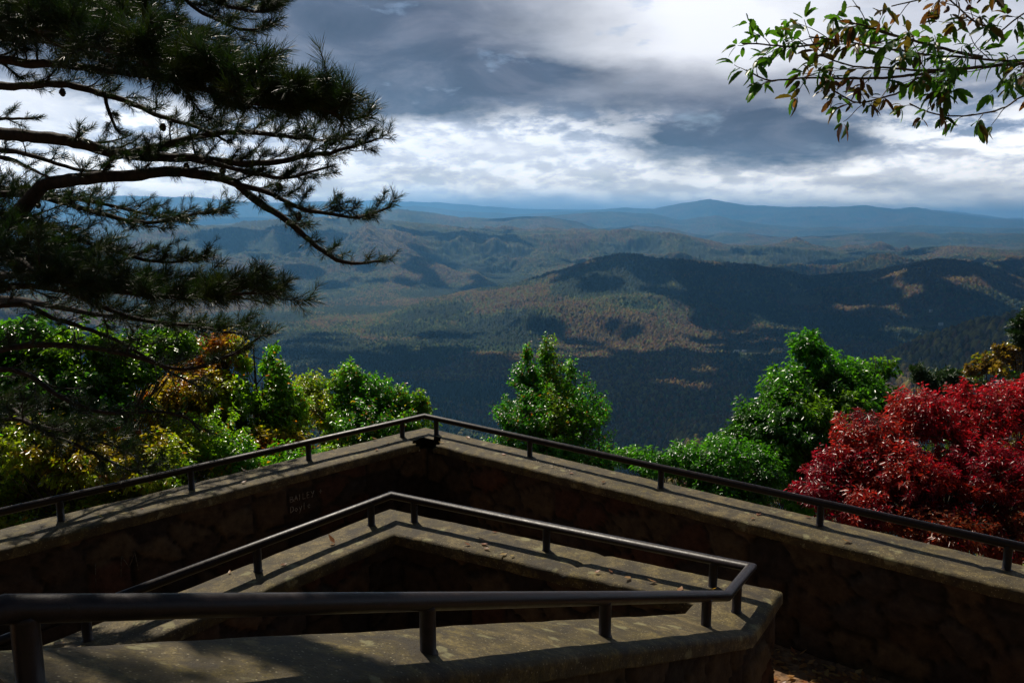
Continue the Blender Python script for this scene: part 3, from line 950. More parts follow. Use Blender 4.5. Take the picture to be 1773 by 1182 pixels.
def deciduous(name, label, cat, base, lobes, nspray, leaf, mat, palette, pick, group=None, bark=None, per=14, spray=0.16, trunk_r=0.12, inner=0.25, bias=(0, 0, 0.35)):
    """lobes: (px, py, d, rx_px, ry_px); the crown is many twig ends, each a spray of leaves"""
    bark = bark or M_BARK
    base = np.asarray(base, float)
    LB = []
    for px, py, d, rx, ry in lobes:
        LB.append((at(px, py, d), rx / F * d, ry / F * d))
    cen = np.mean([l[0] for l in LB], 0); nspray = int(nspray * (2.5 if leaf[0] < 0.15 else 1.0)); leaf = (leaf[0] * (0.73 if leaf[0] < 0.15 else 1.0), leaf[1], leaf[2])
    t = thing(name, base, label, cat, group)
    top = np.array(max(LB, key=lambda l: l[0][2])[0])
    # trunk
    tb = MB()
    j = resample([base, base * 0.65 + np.array([cen[0], cen[1], 0]) * 0.35 + np.array([0, 0, (cen[2]) * 0.35]) - np.array([0.0, 0, 0]), cen * 0.9 + base * 0.1 + np.array([0.1, 0, 0]), (cen + top) / 2, top], 0.35)
    tube(tb, j, np.linspace(trunk_r, trunk_r * 0.18, len(j)), 8, wob=0.15)
    tb.build('trunk', bark, t, smooth=True)
    vol = np.array([l[1] ** 2 * l[2] for l in LB]) ** 0.67; vol = vol / vol.sum()
    lm = MB()
    for (c, rx, ry), f in zip(LB, vol):
        k = max(6, int(nspray * f))
        # limb into the lobe
        s = j[min(len(j) - 1, max(1, int(len(j) * (0.45 + 0.4 * rng.random()))))]
        lb = MB()
        if c[2] < s[2] + 0.2: s = j[np.argmin(np.abs(j[:, 2] - (c[2] - 0.5 * ry)))]
        q = resample([s, (s + c) / 2 + rdir(1)[0] * 0.1 + np.array([0, 0, 0.08]), c, c + np.array([0, 0, ry * 0.6])], 0.2)
        tube(lb, q, np.linspace(trunk_r * 0.4, 0.008, len(q)), 5)
        u = rdir(k); rad = (inner + (1 - inner) * rng.random(k) ** 0.45)
        u[:, 2] = np.abs(u[:, 2]) * 0.25 + u[:, 2] * 0.75
        wob = 0.72 + 0.58 * vnoise(u[:, 0] * 3.0 + c[0] * 3, u[:, 2] * 3.0 + c[1] * 3 + u[:, 1] * 1.5, 31)
        P = c + u * (rad * wob)[:, None] * np.array([rx, rx, ry])
        gap = vnoise(P[:, 0] * 3.4 + P[:, 1] * 1.3, P[:, 2] * 3.4 - P[:, 1] * 1.1, 57)
        keep = gap > (0.24 if leaf[1] > 0.35 else 0.12)
        P = P[keep]; u = u[keep]; k = len(P)
        # twigs for some sprays
        for i in range(0, k, 5):
            a = q[int(rng.random() * (len(q) - 1))]
            tube(lb, [a, (a + P[i]) / 2 + rdir(1)[0] * 0.05, P[i]], [0.011, 0.007, 0.003], 3, cap=False)
        lb.build('branch', bark, t, smooth=True)
        # leaves: sprays radiate from each twig end, tips lifted then drooping
        ax = unit(u * np.array([1, 1, 0.6]) + np.array([0, 0, 0.45]) + 0.35 * rdir(k))
        m = per
        Pl = np.repeat(P, m, 0); Ax = np.repeat(ax, m, 0)
        r = rdir(k * m)
        side = unit(r - Ax * np.sum(r * Ax, 1, keepdims=True))
        D = unit(side * 0.9 + Ax * (0.15 + 0.9 * rng.random((k * m, 1))) + np.array([0, 0, -0.15]))
        Pl = Pl - Ax * (rng.random((k * m, 1)) * spray) + D * 0.01
        Nn = unit(np.array(bias) + np.array([0, 0, 1.0]) * 0.4 + Ax * 0.45 + 0.55 * rdir(k * m))
        sz = leaf[0] * (0.65 + 0.6 * rng.random(k * m))
        pc = palette[np.clip((pick(P, k) * len(palette)).astype(int), 0, len(palette) - 1)]
        pc = np.repeat(pc, m, 0)
        alt = palette[(rng.random(k * m) * len(palette)).astype(int)]
        pc = np.where(rng.random((k * m, 1)) < 0.12, alt, pc) * (0.65 + 0.7 * rng.random((k * m, 1)))
        leaves(lm, Pl, D, Nn, sz, sz * leaf[1], pc, droop=leaf[2])
    lm.build('crown', mat, t)
    return t


GREEN = np.array([(0.035, 0.12, 0.010), (0.045, 0.155, 0.012), (0.06, 0.17, 0.014), (0.03, 0.095, 0.012), (0.09, 0.17, 0.012)])
MIXED = np.array([(0.035, 0.14, 0.010), (0.05, 0.19, 0.012), (0.075, 0.20, 0.013), (0.13, 0.19, 0.015), (0.20, 0.15, 0.02), (0.28, 0.11, 0.02), (0.22, 0.07, 0.02), (0.14, 0.05, 0.025)])
ORANGE = np.array([(0.32, 0.12, 0.02), (0.35, 0.09, 0.02), (0.28, 0.16, 0.02), (0.22, 0.06, 0.02), (0.12, 0.12, 0.02)])
RED = np.array([(0.29, 0.014, 0.022), (0.36, 0.018, 0.022), (0.22, 0.010, 0.022), (0.30, 0.036, 0.016), (0.15, 0.012, 0.016), (0.20, 0.06, 0.015)])
YG = np.array([(0.045, 0.15, 0.010), (0.075, 0.20, 0.012), (0.13, 0.24, 0.014), (0.20, 0.24, 0.016), (0.27, 0.20, 0.018), (0.32, 0.14, 0.02), (0.26, 0.08, 0.02)])
OLIVE = np.array([(0.05, 0.085, 0.012), (0.09, 0.10, 0.013), (0.15, 0.12, 0.016), (0.05, 0.09, 0.013), (0.14, 0.08, 0.018)])
DARKG = np.array([(0.02, 0.05, 0.012), (0.025, 0.06, 0.012), (0.03, 0.07, 0.014)])


def patchy(freq=0.6, seed=3, lo=0.0, hi=1.0):
    def f(P, k):
        v = vnoise(P[:, 0] * freq + seed, P[:, 2] * freq + P[:, 1] * 0.4 + seed, seed)
        return np.clip(lo + (hi - lo) * (v * 1.2 - 0.1) + 0.10 * (rng.random(k) - 0.5), 0, 0.999)
    return f


def groundz(x, y): return float(hills_height(np.array([x]), np.array([y]))[0])


def foot(px, d):
    p = at(px, 591, d); return np.array([p[0], p[1], groundz(p[0], p[1]) - 0.1])


# centre tree
deciduous('broadleaf_tree', 'upright green tree standing alone beyond the parapet to the right of its corner', 'tree', foot(955, 14.0),
          [(947, 612, 14, 20, 34), (944, 650, 14, 36, 40), (912, 612, 14, 12, 26), (905, 655, 14, 28, 40), (990, 640, 14, 18, 26), (988, 678, 14, 38, 40), (1012, 655, 14, 10, 22), (945, 700, 13.8, 56, 50), (885, 722, 14, 34, 48), (1022, 715, 14, 36, 52), (960, 760, 13.6, 84, 60), (935, 720, 13.4, 60, 50), (1000, 720, 13.5, 50, 50), (880, 775, 14, 44, 44), (1035, 790, 14, 40, 60), (960, 840, 13.8, 90, 60)],
          1700, (0.075, 0.5, 0.2), M_LEAF, MIXED, patchy(1.3, 5, -0.2, 0.46), trunk_r=0.10)
# right green tree
deciduous('broadleaf_tree', 'glossy dark green tree with two crown tips, behind the red tree', 'tree', foot(1420, 13.0),
          [(1398, 600, 13, 34, 36), (1425, 640, 13, 55, 45), (1515, 640, 13.2, 36, 34), (1475, 670, 13, 60, 48), (1370, 680, 12.8, 62, 50), (1320, 730, 12.6, 62, 45), (1420, 740, 12.4, 80, 60), (1340, 790, 12.3, 70, 60), (1400, 850, 12.3, 70, 60), (1530, 700, 13.2, 34, 46), (1280, 770, 12.4, 60, 40), (1370, 730, 12.2, 70, 60), (1450, 700, 12.6, 60, 50), (1290, 830, 12, 70, 40)],
          1700, (0.125, 0.42, 0.28), M_LEAF, GREEN, patchy(0.8, 8), trunk_r=0.13)
# low green shrub between
deciduous('broadleaf_shrub', 'low leafy green shrub just beyond the rail between the two green trees', 'shrub', foot(1230, 11.2),
          [(1140, 800, 11.4, 50, 28), (1195, 800, 11.2, 55, 36), (1260, 800, 11, 60, 46), (1310, 820, 11, 50, 50), (1240, 850, 11, 90, 40), (1090, 790, 11.8, 32, 22)],
          900, (0.095, 0.4, 0.3), M_LEAF, GREEN, patchy(0.8, 18), trunk_r=0.06)
# red tree
deciduous('red_leaved_tree', 'blazing crimson autumn tree crowding the right end of the parapet', 'tree', foot(1640, 9.6),
          [(1600, 725, 10, 78, 62), (1700, 715, 10, 80, 58), (1775, 700, 10, 60, 60), (1510, 760, 9.8, 70, 52), (1450, 810, 9.6, 55, 45), (1420, 850, 9.4, 50, 36), (1560, 820, 9.4, 90, 70), (1690, 820, 9.4, 100, 80), (1790, 830, 9.4, 80, 80), (1500, 880, 9.2, 80, 50), (1620, 910, 9.0, 100, 60), (1740, 930, 9.0, 90, 60)],
          2300, (0.090, 0.34, 0.25), M_REDLEAF, RED, patchy(0.9, 13), trunk_r=0.10)
# left side
deciduous('broadleaf_tree', 'knobbly green tree with rust patches, left of the parapet corner', 'tree', foot(620, 13.0),
          [(535, 668, 13, 34, 30), (605, 660, 13, 36, 38), (640, 680, 13, 48, 40), (690, 695, 13, 34, 34), (728, 700, 13, 22, 30), (560, 710, 12.8, 60, 40), (640, 735, 12.6, 80, 46), (705, 740, 12.8, 46, 40), (600, 790, 12.4, 100, 50), (700, 790, 12.4, 70, 40)],
          1500, (0.085, 0.5, 0.25), M_LEAF, YG, patchy(0.9, 21, -0.1, 0.95), trunk_r=0.10)
deciduous('autumn_tree', 'yellow and orange tinged tree rising behind the tips of the lower pine boughs', 'tree', foot(430, 11.2),
          [(440, 622, 11.4, 40, 48), (385, 605, 11.4, 44, 42), (455, 690, 11.2, 42, 48), (390, 690, 11, 60, 56), (470, 750, 11, 48, 40), (345, 700, 11, 50, 50), (480, 700, 11.2, 34, 44), (490, 770, 11, 50, 40), (510, 730, 11.4, 30, 36), (300, 760, 10.8, 60, 50), (275, 705, 10.8, 56, 46), (475, 650, 11.4, 32, 36), (500, 695, 11.4, 34, 40), (310, 690, 11, 50, 44), (420, 790, 10.8, 70, 50), (340, 640, 11.4, 44, 44)],
          1500, (0.09, 0.55, 0.25), M_LEAF, YG, patchy(0.9, 25, 0.15, 1.0), trunk_r=0.10)
deciduous('broadleaf_tree', 'bright green leafy tree glimpsed through the pine at far left', 'tree', foot(90, 9.4),
          [(40, 600, 9.2, 80, 60), (130, 590, 9.2, 70, 50), (90, 660, 9.0, 90, 60), (220, 630, 9.6, 70, 60), (290, 600, 10, 60, 44), (10, 680, 8.8, 60, 60), (180, 700, 9.2, 80, 50), (-70, 620, 8.8, 80, 80)],
          1300, (0.10, 0.5, 0.25), M_LEAF, GREEN, patchy(0.8, 29), trunk_r=0.12)
deciduous('autumn_tree', 'orange leaved sapling low behind the left arm of the parapet', 'tree', foot(205, 10.2),
          [(205, 750, 10.2, 34, 40), (170, 690, 10.4, 34, 26), (225, 800, 10, 38, 34), (120, 700, 10.4, 24, 22), (10, 692, 10.6, 30, 18), (45, 702, 10.6, 24, 16), (245, 690, 10.4, 16, 14)],
          420, (0.09, 0.6, 0.2), M_LEAF, ORANGE, patchy(1.0, 33), trunk_r=0.05)
deciduous('leafy_thicket', 'dim tangled thicket of green and brown leaves along the left parapet', 'shrub', foot(180, 8.6),
          [(60, 770, 8.4, 90, 60), (150, 800, 8.4, 80, 50), (260, 800, 8.8, 90, 60), (350, 770, 9.6, 80, 60), (420, 800, 9.6, 60, 50), (40, 850, 9.0, 80, 50), (160, 860, 9.0, 90, 46), (290, 850, 9.2, 90, 40), (-60, 800, 9.2, 80, 80), (10, 905, 8.4, 90, 40), (110, 900, 8.4, 90, 36), (-50, 880, 8.2, 60, 40), (420, 850, 9.4, 90, 36), (1, 830, 8.6, 60, 50), (500, 800, 9.8, 60, 36), (560, 800, 10.2, 50, 30)],
          1700, (0.085, 0.5, 0.3), M_LEAF, YG, patchy(0.7, 37, -0.1, 1.0), trunk_r=0.06)
# right distance
for lab, px, d, lobes, pal_, nm in (
    ('golden olive round crowned tree on the shoulder above the red tree', 1700, 62, [(1708, 628, 62, 24, 20), (1690, 640, 62, 20, 18), (1725, 640, 62, 22, 20), (1700, 700, 62, 44, 44), (1720, 790, 60, 44, 44)], OLIVE, 'autumn_tree'),
    ('russet and green tree on the shoulder at the right edge', 1765, 56, [(1745, 610, 56, 26, 22), (1775, 600, 56, 22, 24), (1760, 640, 56, 36, 26), (1770, 700, 56, 44, 44), (1785, 790, 54, 44, 44)], OLIVE[[4, 2, 3, 1]], 'autumn_tree'),
    ('dull green tree low on the shoulder, left of the golden one', 1665, 66, [(1660, 655, 66, 26, 18), (1640, 668, 66, 22, 16), (1690, 665, 66, 24, 18), (1660, 715, 66, 40, 40), (1650, 790, 64, 44, 44)], OLIVE[[0, 3, 1]], 'broadleaf_tree')):
    deciduous(nm, lab, 'tree', foot(px, d), lobes, 420, (0.34, 0.7, 0.1), M_LEAF, pal_, patchy(0.3, px), trunk_r=0.18, spray=0.5, group='trees on the right shoulder')
deciduous('young_pine', 'small bushy dark green pine poking above the red tree crown', 'tree', foot(1625, 30),
          [(1585, 640, 30, 14, 12), (1600, 655, 30, 22, 18), (1640, 650, 30, 22, 16), (1635, 675, 30, 36, 22), (1670, 665, 30, 16, 14)], 520, (0.16, 0.22, 0.0), M_NEEDLE, DARKG, patchy(0.5, 4), bark=M_PBARK, per=22, spray=0.25, trunk_r=0.08)
deciduous('young_pine', 'dark green pine top cut by the right edge of the picture', 'tree', foot(1790, 28),
          [(1768, 558, 28, 18, 16), (1785, 545, 28, 20, 22), (1775, 590, 28, 22, 14), (1765, 575, 28, 24, 8), (1800, 590, 28, 34, 40), (1766, 655, 28, 20, 10)], 520, (0.16, 0.22, 0.0), M_NEEDLE, DARKG, patchy(0.5, 6), bark=M_PBARK, per=22, spray=0.25, trunk_r=0.09)

# ------------------------------------------------------------------ the big pine
NGREEN = np.array([(0.011, 0.028, 0.008), (0.016, 0.038, 0.009), (0.024, 0.052, 0.011), (0.034, 0.048, 0.013)])


def needles(mb, P, A, nl, cnt, w=0.0021, shoot=0.085):
    """tufts: P tip positions, A shoot axes"""
    n = len(P)
    Pl = np.repeat(P, cnt, 0); Al = np.repeat(A, cnt, 0)
    t = rng.random((n * cnt, 1))
    r = rdir(n * cnt); side = unit(r - Al * np.sum(r * Al, 1, keepdims=True))
    spread = 0.55 + 0.75 * t[:, :1]
    D = unit(Al + side * spread * (0.7 + 0.5 * rng.random((n * cnt, 1))))
    b = Pl - Al * shoot * t
    L = nl * (0.7 + 0.5 * rng.random((n * cnt, 1)))
    s = unit(np.cross(D, rdir(n * cnt))) * w * 0.5
    mid = b + D * L * 0.55 + side * L * 0.03
    tip = b + D * L - np.array([0, 0, 1.0]) * L * 0.04
    V = np.stack([b - s * 0.8, b + s * 0.8, mid + s, mid - s, tip], 1).reshape(-1, 3)
    k = np.arange(n * cnt)[:, None] * 5
    c = np.repeat(NGREEN[(rng.random(n) * 4).astype(int)], cnt, 0) * (0.7 + 0.6 * rng.random((n * cnt, 1)))
    mb.add(V, k + np.array([[3, 2, 4]]), k + np.array([[0, 1, 2, 3]]), np.repeat(c, 5, 0))


def pine_bough(tree, pts, r0,  f0=0.25, dens=9.0, blen=0.42, nl=0.065, cnt=44, tuft=1.0, r1=0.006, cones=0, bare=0.0, tipgrow=0.45, world=False):
    P = np.array([at(*p) for p in pts]) if not world else np.array(pts, float)
    q = resample(P, 0.05)
    q += np.cumsum(rng.normal(size=q.shape) * 0.0045, 0) * np.linspace(0.2, 1, len(q))[:, None]
    nl = nl * (0.8 if nl < 0.066 else 0.9); wood = MB(); nd = MB()
    r0 *= 0.82; rad = r1 + (r0 - r1) * (1 - np.linspace(0, 1, len(q))) ** 0.8
    tube(wood, q, rad, 8, wob=0.18)
    tang = unit(np.gradient(q, axis=0))
    L = np.linalg.norm(np.diff(q, axis=0), axis=1).sum()
    tips = []; axes = []
    nb = int(L * dens * 1.5 * (1 - f0))
    for i in range(nb):
        f = f0 + (1 - f0) * (i + rng.random()) / nb
        k = min(len(q) - 1, int(f * (len(q) - 1))); o = q[k]; tg = tang[k]
        side = unit(np.cross(tg, [0, 0, 1.0])) * (1 if i % 2 else -1)
        d = unit(tg * (0.55 + 0.5 * f) + side * (0.75 * (0.5 + rng.random())) + np.array([0, 0, 1.0]) * rng.normal(0.03, 0.34))
        bl = blen * (1 - tipgrow * f) * (0.5 + 0.8 * rng.random())
        m = 7
        cv = [o]; dd = d.copy()
        for s in range(m):
            dd = unit(dd + np.array([0, 0, 0.09]) + tg * 0.05 + rdir(1)[0] * 0.17); cv.append(cv[-1] + dd * bl / m)
        cv = np.array(cv)
        tube(wood, cv, np.linspace(max(0.004, rad[k] * 0.32), 0.0022, len(cv)), 5, cap=False)
        if rng.random() < bare: continue
        tips.append(cv[-1]); axes.append(unit(cv[-1] - cv[-2]))
        for s in range(2, m):
            for e in range(2):
                if rng.random() < 0.74 * tuft:
                    a = unit(unit(cv[s] - cv[s - 1]) * 0.8 + rdir(1)[0] * 0.75 + np.array([0, 0, 0.12])); l = (0.03 + 0.11 * rng.random()) * (blen / 0.42)
                    e_ = cv[s] + a * l
                    tube(wood, [cv[s], cv[s] + a * l * 0.5 + rdir(1)[0] * 0.006, e_], [0.0026, 0.002, 0.0016], 3, cap=False)
                    tips.append(e_); axes.append(a)
    if bare < 0.9:
        tips.append(q[-1]); axes.append(tang[-1])
    part = wood.build('bough', M_PBARK, tree, smooth=True)
    if tips:
        needles(nd, np.array(tips), np.array(axes), nl, cnt)
        nd.build('needles', M_NEEDLE, part)
    for c in range(min(cones, 2)):
        k = int((0.3 + 0.6 * rng.random()) * (len(q) - 1)); cb = MB(); o = q[k] + np.array([rng.normal() * 0.02, rng.normal() * 0.02, -0.03])
        z = np.linspace(0, 1, 9)
        prof = 0.017 * np.sin(np.pi * np.clip(z * 0.92 + 0.06, 0, 1)) ** 0.7 * (1 + 0.22 * (np.arange(9) % 2))
        tube(cb, np.stack([o[0] + 0 * z, o[1] + 0 * z, o[2] - 0.05 * z], 1), prof + 0.002, 8, wob=0.3)
        cb.build('cone', M_PBARK, part, smooth=False)
    return part


pb = at(-210, 591, 5.4); pbase = np.array([pb[0], pb[1], groundz(pb[0], pb[1]) - 0.3])
pine = thing('pine_tree', pbase, 'big dark pine whose boughs reach in from the left edge across the sky', 'tree')
tk = MB()
tq = resample([pbase, [pb[0] + 0.1, pb[1], pbase[2] * 0.5 + CZ * 0.5], [pb[0] - 0.05, pb[1] + 0.05, CZ + 1.5], [pb[0] + 0.1, pb[1], CZ + 5], [pb[0] + 0.05, pb[1] + 0.1, CZ + 8.5]], 0.25)
tube(tk, tq, np.linspace(0.21, 0.04, len(tq)), 12, wob=0.16)
tk.build('trunk', M_PBARK, pine, smooth=True)
T = lambda py: (-205, py, 5.4)
B = pine_bough
# forked main bough reaching furthest right
B(pine, [T(520), (-60, 440, 5.3), (10, 390, 5.2), (67, 326, 5.1), (97, 314, 5.1), (168, 308, 5.0), (264, 302, 5.0), (310, 300, 5.0), (395, 316, 5.0), (434, 348, 5.0), (494, 387, 5.0), (553, 434, 5.0), (600, 458, 5.0), (668, 456, 5.0)], 0.075, 0.42, 7, 0.30, 0.060, 40, 0.7, cones=4)
B(pine, [(395, 316, 5.0), (466, 336, 4.95), (513, 359, 4.9), (560, 368, 4.9), (610, 372, 4.9), (664, 352, 4.9)], 0.022, 0.12, 12, 0.26, 0.062, 42, 0.9, cones=1)
B(pine, [T(300), (-60, 236, 5.4), (0, 232, 5.3), (101, 243, 5.2), (162, 255, 5.2), (203, 267, 5.2), (264, 273, 5.1), (360, 280, 5.0), (450, 286, 4.9), (540, 275, 4.9), (610, 262, 4.9), (655, 246, 4.9)], 0.065, 0.40, 11, 0.34, 0.062, 44, 1.0, cones=3)
B(pine, [(203, 267, 5.2), (260, 258, 5.1), (320, 240, 5.0), (400, 228, 5.0), (480, 232, 4.9), (560, 238, 4.9), (620, 236, 4.9)], 0.03, 0.1, 11, 0.34, 0.060, 44, 1.0)
B(pine, [(360, 280, 5.0), (430, 300, 4.9), (490, 312, 4.9), (540, 306, 4.9), (575, 296, 4.9)], 0.02, 0.2, 11, 0.24, 0.058, 42, 0.9, cones=1)
B(pine, [T(330), (-60, 262, 5.5), (16, 257, 5.4), (61, 267, 5.3), (122, 284, 5.3), (162, 288, 5.3), (187, 277, 5.2)], 0.035, 0.3, 6, 0.26, 0.055, 36, 0.5, cones=1)
B(pine, [T(350), (-60, 280, 5.3), (0, 277, 5.2), (35, 282, 5.2), (71, 298, 5.1), (101, 310, 5.1)], 0.035, 0.3, 6, 0.22, 0.055, 30, 0.4, bare=0.4)
B(pine, [T(150), (-60, 110, 5.0), (0, 108, 4.9), (36, 115, 4.9), (119, 118, 4.8), (190, 128, 4.7), (260, 140, 4.6), (330, 150, 4.5), (400, 158, 4.5)], 0.05, 0.25, 11, 0.38, 0.068, 46, 1.0, cones=2)
B(pine, [T(210), (-60, 150, 5.2), (20, 148, 5.1), (99, 143, 5.0), (158, 158, 5.0), (221, 176, 5.0), (285, 202, 4.9), (340, 222, 4.9), (400, 250, 4.9)], 0.045, 0.45, 9, 0.30, 0.058, 40, 0.7, cones=3)
B(pine, [(182, 165, 5.0), (184, 190, 5.0), (192, 215, 5.0), (200, 240, 5.0)], 0.016, 0.3, 14, 0.16, 0.05, 36, 0.8)
# near, thick dark boughs with long needles
B(pine, [(-205, 20, 5.0), (-40, 20, 4.0), (80, 50, 3.7), (200, 80, 3.5), (300, 108, 3.4), (380, 130, 3.3), (450, 146, 3.3), (520, 165, 3.2), (600, 196, 3.2)], 0.045, 0.15, 20, 0.34, 0.085, 52, 1.0, tipgrow=0.5)
B(pine, [(200, 80, 3.5), (290, 130, 3.5), (370, 160, 3.4), (440, 178, 3.3), (520, 190, 3.3), (570, 200, 3.3)], 0.022, 0.1, 20, 0.26, 0.080, 50, 1.0)
B(pine, [(-205, -60, 5.0), (0, -20, 4.4), (100, 20, 4.2), (200, 50, 4.1), (290, 80, 4.0), (350, 110, 4.0)], 0.04, 0.15, 17, 0.36, 0.075, 48, 1.0)
B(pine, [(-205, 90, 5.2), (0, 60, 4.8), (100, 70, 4.6), (180, 90, 4.5), (260, 96, 4.5)], 0.035, 0.1, 15, 0.38, 0.07, 46, 1.0)
B(pine, [(-100, -150, 5.2), (100, -60, 4.9), (209, 0, 4.8), (253, 20, 4.8), (316, 55, 4.8), (356, 83, 4.8), (395, 103, 4.8), (440, 130, 4.8)], 0.035, 0.4, 10, 0.30, 0.065, 44, 0.9)
B(pine, [(-100, -220, 5.2), (150, -80, 4.9), (300, -25, 4.8), (380, 8, 4.7), (440, 25, 4.7), (500, 18, 4.7)], 0.035, 0.35, 15, 0.30, 0.065, 46, 1.0)
B(pine, [(250, -60, 4.9), (330, 10, 4.8), (390, 40, 4.8), (430, 52, 4.8), (480, 45, 4.8)], 0.02, 0.2, 13, 0.28, 0.062, 42, 0.9)
B(pine, [(-205, 0, 5.4), (-20, 0, 5.2), (60, 5, 5.1), (140, 10, 5.0), (240, 20, 5.0)], 0.03, 0.1, 14, 0.40, 0.07, 44, 1.0)
B(pine, [(-205, 200, 5.6), (-60, 205, 5.5), (0, 205, 5.5), (55, 203, 5.5)], 0.03, 0.3, 8, 0.2, 0.05, 36, 0.7)
# middle and lower boughs
B(pine, [T(430), (-40, 350, 5.5), (60, 345, 5.5), (180, 380, 5.4), (260, 398, 5.4), (330, 395, 5.4), (400, 382, 5.4)], 0.035, 0.3, 12, 0.34, 0.058, 42, 0.95, cones=2)
B(pine, [T(450), (-20, 370, 5.4), (80, 385, 5.4), (160, 415, 5.3), (230, 430, 5.3), (300, 440, 5.3), (365, 425, 5.3)], 0.035, 0.2, 12, 0.34, 0.058, 42, 0.95, cones=2)
B(pine, [T(420), (-40, 330, 5.7), (60, 335, 5.7), (150, 350, 5.6), (240, 365, 5.6), (320, 375, 5.6)], 0.03, 0.2, 12, 0.34, 0.055, 40, 0.9)
B(pine, [T(520), (-20, 400, 5.2), (60, 410, 5.1), (140, 440, 5.0), (200, 470, 5.0)], 0.035, 0.1, 16, 0.42, 0.065, 44, 1.0)
B(pine, [T(560), (-20, 455, 4.6), (87, 491, 4.3), (180, 510, 4.2), (270, 520, 4.2), (350, 522, 4.2), (420, 520, 4.2), (482, 524, 4.2)], 0.04, 0.22, 17, 0.34, 0.075, 48, 1.0)
B(pine, [T(560), (-20, 430, 4.8), (80, 455, 4.6), (180, 480, 4.5), (280, 495, 4.5), (360, 490, 4.5), (440, 478, 4.4)], 0.035, 0.2, 15, 0.34, 0.07, 46, 1.0)
B(pine, [T(600), (0, 498, 5.0), (100, 497, 4.9), (180, 530, 4.8), (260, 555, 4.8), (360, 570, 4.8), (440, 575, 4.8)], 0.035, 0.3, 12, 0.34, 0.062, 40, 0.9)
B(pine, [T(660), (0, 608, 4.9), (130, 604, 4.8), (230, 622, 4.7), (320, 648, 4.7), (400, 630, 4.7), (460, 600, 4.7)], 0.035, 0.3, 8, 0.34, 0.06, 40, 0.6, bare=0.2)
B(pine, [T(620), (0, 530, 5.2), (100, 555, 5.1), (200, 590, 5.0), (290, 640, 5.0), (340, 670, 5.0)], 0.03, 0.2, 8, 0.36, 0.06, 40, 0.6, bare=0.2)
B(pine, [T(720), (0, 640, 5.0), (120, 692, 4.9), (200, 705, 4.8), (290, 700, 4.8), (350, 735, 4.8)], 0.03, 0.15, 7, 0.34, 0.06, 38, 0.6, bare=0.3)
B(pine, [T(800), (0, 730, 5.0), (90, 760, 4.9), (180, 800, 4.9), (230, 830, 4.8)], 0.028, 0.1, 11, 0.36, 0.06, 42, 0.8)
B(pine, [T(760), (-20, 700, 5.2), (60, 735, 5.1), (140, 750, 5.0), (220, 770, 5.0)], 0.028, 0.1, 12, 0.38, 0.06, 42, 0.9)
# deeper boughs of the far side, over the left arm of the parapet
B(pine, [T(540), (-20, 480, 6.0), (100, 478, 6.8), (250, 500, 7.6), (380, 506, 8.1), (470, 520, 8.4)], 0.045, 0.35, 8, 0.45, 0.085, 40, 0.9)
B(pine, [T(580), (-20, 520, 6.0), (100, 530, 6.9), (220, 548, 7.5), (340, 562, 8.0), (440, 560, 8.2)], 0.045, 0.35, 7, 0.45, 0.085, 40, 0.8)
# higher boughs, above the picture, that shade the near steps
tx, ty = float(pb[0]), float(pb[1])
for x1, y1, z0, z1 in ((0.2, 4.3, 6.4, 6.2), (-0.6, 3.6, 5.8, 5.4), (-1.6, 3.0, 5.6, 5.1), (0.9, 4.8, 7.4, 7.2), (-0.8, 5.0, 7.0, 7.4), (-2.2, 3.8, 6.6, 6.4), (1.4, 5.4, 8.2, 8.4), (-1.2, 4.2, 8.0, 8.3), (-3.6, 3.2, 6.2, 5.8), (-2.6, 6.2, 7.2, 7.0)):
    B(pine, [(tx, ty, z0 - 0.5), ((tx * 2 + x1) / 3, (ty * 2 + y1) / 3, z0), ((tx + 2 * x1) / 3, (ty + 2 * y1) / 3, (z0 + z1) / 2 + 0.1), (x1, y1, z1)], 0.045, 0.25, 9, 0.46, 0.08, 30, 0.9, world=True)

# ------------------------------------------------------------------ chestnut boughs at top right
OAKPAL = np.array([(0.05, 0.13, 0.015), (0.06, 0.15, 0.02), (0.04, 0.09, 0.015), (0.09, 0.06, 0.02), (0.12, 0.045, 0.03), (0.16, 0.07, 0.02), (0.045, 0.035, 0.03)])


def toothed(mb, P, D, Nn, L, W, col):
    """serrated leaves, gently folded, curled and drooping"""
    D, s, Nn = frame(D, Nn)
    t = np.array([0, .10, .2, .3, .4, .5, .6, .7, .8, .9, 1.0])
    wd = np.array([0.03, .42, .62, .86, .80, 1.0, .86, .92, .62, .50, 0.0])
    n = len(P); k = len(t)
    curl = rng.uniform(-0.15, 0.5, n)
    V = np.zeros((n, k, 3, 3))
    for i in range(k):
        c = P + D * (L * t[i])[:, None] - Nn * (curl * L * t[i] ** 2)[:, None] + np.array([0, 0, -1.0]) * (L * 0.16 * t[i] ** 2)[:, None]
        w_ = (W * wd[i] * 0.5)[:, None]
        V[:, i, 1] = c
        V[:, i, 0] = c + s * w_ + Nn * w_ * 0.35; V[:, i, 2] = c - s * w_ + Nn * w_ * 0.35
    f = []
    for i in range(k - 1):
        for j in range(2):
            f.append((i * 3 + j, i * 3 + j + 1, (i + 1) * 3 + j + 1, (i + 1) * 3 + j))
    f = np.array(f)[None] + (np.arange(n) * k * 3)[:, None, None]
    mb.add(V.reshape(-1, 3), None, f.reshape(-1, 4), np.repeat(col, k * 3, 0))


